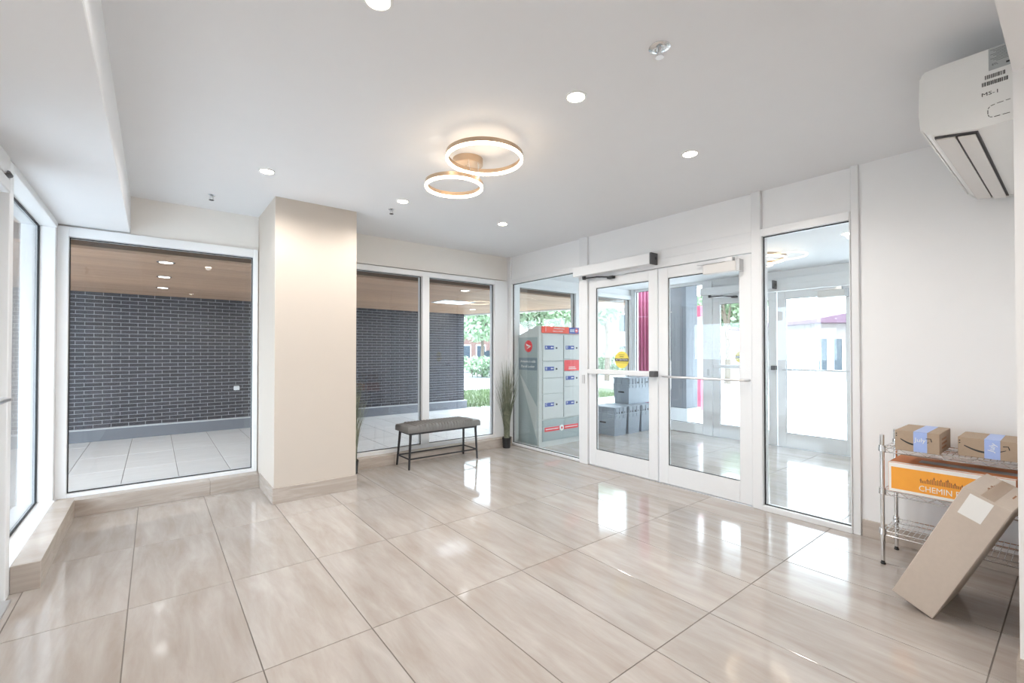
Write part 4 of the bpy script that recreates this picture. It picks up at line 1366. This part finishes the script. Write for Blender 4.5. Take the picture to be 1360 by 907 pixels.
# parked car across the street
p = at_dist(656, 30)
cr = thing('parked_car', (p.x, p.y, -0.05), 'dark parked car across the street behind the bench window', 'car')
ang = math.atan2(_R.y, _R.x)
cm = Matrix.Translation((p.x, p.y, -0.05)) @ Matrix.Rotation(ang, 4, 'Z')
MB().prism([(-2.1, 0.30), (-2.15, 0.75), (-1.5, 0.88), (-0.9, 0.92), (1.3, 0.92), (2.05, 0.82), (2.1, 0.30)], 1, -0.85, 0.85).xform(cm).build('body', 'car_paint', cr)
MB().prism([(-1.05, 0.90), (-0.45, 1.42), (0.9, 1.44), (1.55, 0.90)], 1, -0.72, 0.72).xform(cm).build('cabin', 'window_dark', cr)
for wx in (-1.35, 1.30):
    for wy in (-0.80, 0.80):
        MB().lathe((wx, wy - 0.1, 0.32), [(0, 0), (0.20, 0), (0.32, 0.02), (0.32, 0.18), (0.2, 0.2), (0, 0.2)], 20, 'y').xform(cm).build('wheel', 'rubber', cr)


def building(name, px0, px1, dist, hgt, label, wall, roof, rows, cols, depth=7.0):
    a, b = at_dist(px0, dist), at_dist(px1, dist)
    u = (b - a)
    L = u.length
    u.normalize()
    nrm = Vector((-u.y, u.x, 0))
    if nrm.dot(_Fh) < 0:
        nrm = -nrm
    mt_ = Matrix(((u.x, nrm.x, 0, a.x), (u.y, nrm.y, 0, a.y), (0, 0, 1, -0.05), (0, 0, 0, 1)))
    t = thing(name, (((a + b) / 2).x, ((a + b) / 2).y, -0.05), label, 'building')
    MB().box((0, 0, 0), (L, depth, hgt)).xform(mt_).build('wall', wall, t)
    MB().prism([(-0.5, hgt), (-0.5, hgt + 0.16), (L * .5, hgt + 0.45), (L + 0.5, hgt + 0.16), (L + 0.5, hgt)], 1, -0.9, depth + .4).xform(mt_).build('roof', roof, t)
    for r in range(rows):
        for c in range(cols):
            w_ = L / cols
            x0_, z0_ = w_ * (c + .22), 0.5 + r * (hgt / rows)
            x1_, z1_ = w_ * (c + .78), z0_ + hgt / rows * .55
            wn_ = MB()
            wn_.box((x0_ - .08, -0.07, z0_ - .08), (x1_ + .08, -0.01, z0_)).box((x0_ - .08, -0.07, z1_), (x1_ + .08, -0.01, z1_ + .08))
            wn_.box((x0_ - .08, -0.07, z0_), (x0_, -0.01, z1_)).box((x1_, -0.07, z0_), (x1_ + .08, -0.01, z1_))
            f_ = wn_.xform(mt_).build('window', 'white_metal', t)
            MB().box((x0_, -0.03, z0_), (x1_, -0.01, z1_)).xform(mt_).build('pane', 'window_dark', f_)
    return t


building('pavilion_building', 1082, 1142, 21, 2.65, 'low pavilion with plum roof edge and big windows across the street', 'house_pale', 'roof_plum', 1, 3)
building('row_house', 590, 668, 44, 5.2, 'brick row house far behind the trees across the street', 'house_brick', 'roof_plum', 2, 4)
building('pale_house', 818, 850, 33, 4.6, 'pale house across the street beyond the push-bar door', 'house_pale', 'roof_plum', 2, 2)

# patio railing in front of the pavilion
ra, rb = at_dist(1052, 18), at_dist(1090, 18)
rt = thing('patio_railing', (ra.x, ra.y, -0.05), 'grey metal patio railing in front of the low pavilion', 'railing')
for zz in (0.55, 1.0, 1.45):
    MB().tube([ra + Vector((0, 0, zz)), rb + Vector((0, 0, zz))], 0.025, 6).build('rail', 'grey_metal', rt)
for k in range(9):
    q = ra.lerp(rb, k / 8)
    MB().tube([q + Vector((0, 0, -0.06)), q + Vector((0, 0, 1.5))], 0.022, 6).build('baluster', 'grey_metal', rt)

# maroon corrugated column and grey pier outside the street glazing
mc = thing('clad_column', (7.75, 5.42, -0.02), 'maroon corrugated metal column outside the street-side glazing', 'column')
pts = []
y = 5.16
k = 0
while y <= 5.70:
    pts.append((7.60 + (0.0 if k % 2 else 0.030), y))
    pts.append((7.60 + (0.0 if k % 2 else 0.030), y + 0.032))
    y += 0.040
    k += 1
MB().prism(pts + [(7.95, 5.72), (7.95, 5.14)], 2, -0.02, 2.9).build('cladding', 'maroon_metal', mc)
boxo('cap', (7.56, 5.10, 2.9), (8.0, 5.76, 2.98), 'white_metal', mc, 0.01)
gpier = thing('grey_pier', (7.9, 4.72, -0.02), 'blue-grey rendered pier beside the maroon column outside', 'column')
boxo('shaft', (7.70, 4.56, 0.25), (8.10, 5.00, 2.9), 'plinth', gpier, 0.01)
boxo('foot', (7.66, 4.52, -0.02), (8.14, 5.04, 0.25), 'pale_ledge', gpier, 0.01)
p = Vector((9.35, 5.235, -0.02))
sp_ = thing('banner_post', p, 'slim white and red banner post on the forecourt', 'post')
MB().box((p.x - 0.05, p.y - 0.06, -0.02), (p.x + 0.05, p.y + 0.06, 2.30), 0.01).build('post', 'white_metal', sp_)
boxo('red_head', (p.x - 0.07, p.y - 0.07, 2.06), (p.x + 0.07, p.y + 0.07, 2.30), 'red_metal', sp_, 0.01)
boxo('red_foot', (p.x - 0.06, p.y - 0.07, 0.02), (p.x + 0.06, p.y + 0.07, 0.75), 'red_metal', sp_, 0.01)

for o in bpy.data.objects:
    if o.parent and o.name.split('.')[0] in ('fine_print', 'printed_lines', 'printed_text', 'barcode', 'knockout_mark', 'village_drawing', 'notice_lines', 'printed_mark', 'ribs', 'latch_openings'):
        o['kind'] = 'stuff'          # print and ribbing too fine to pick apart
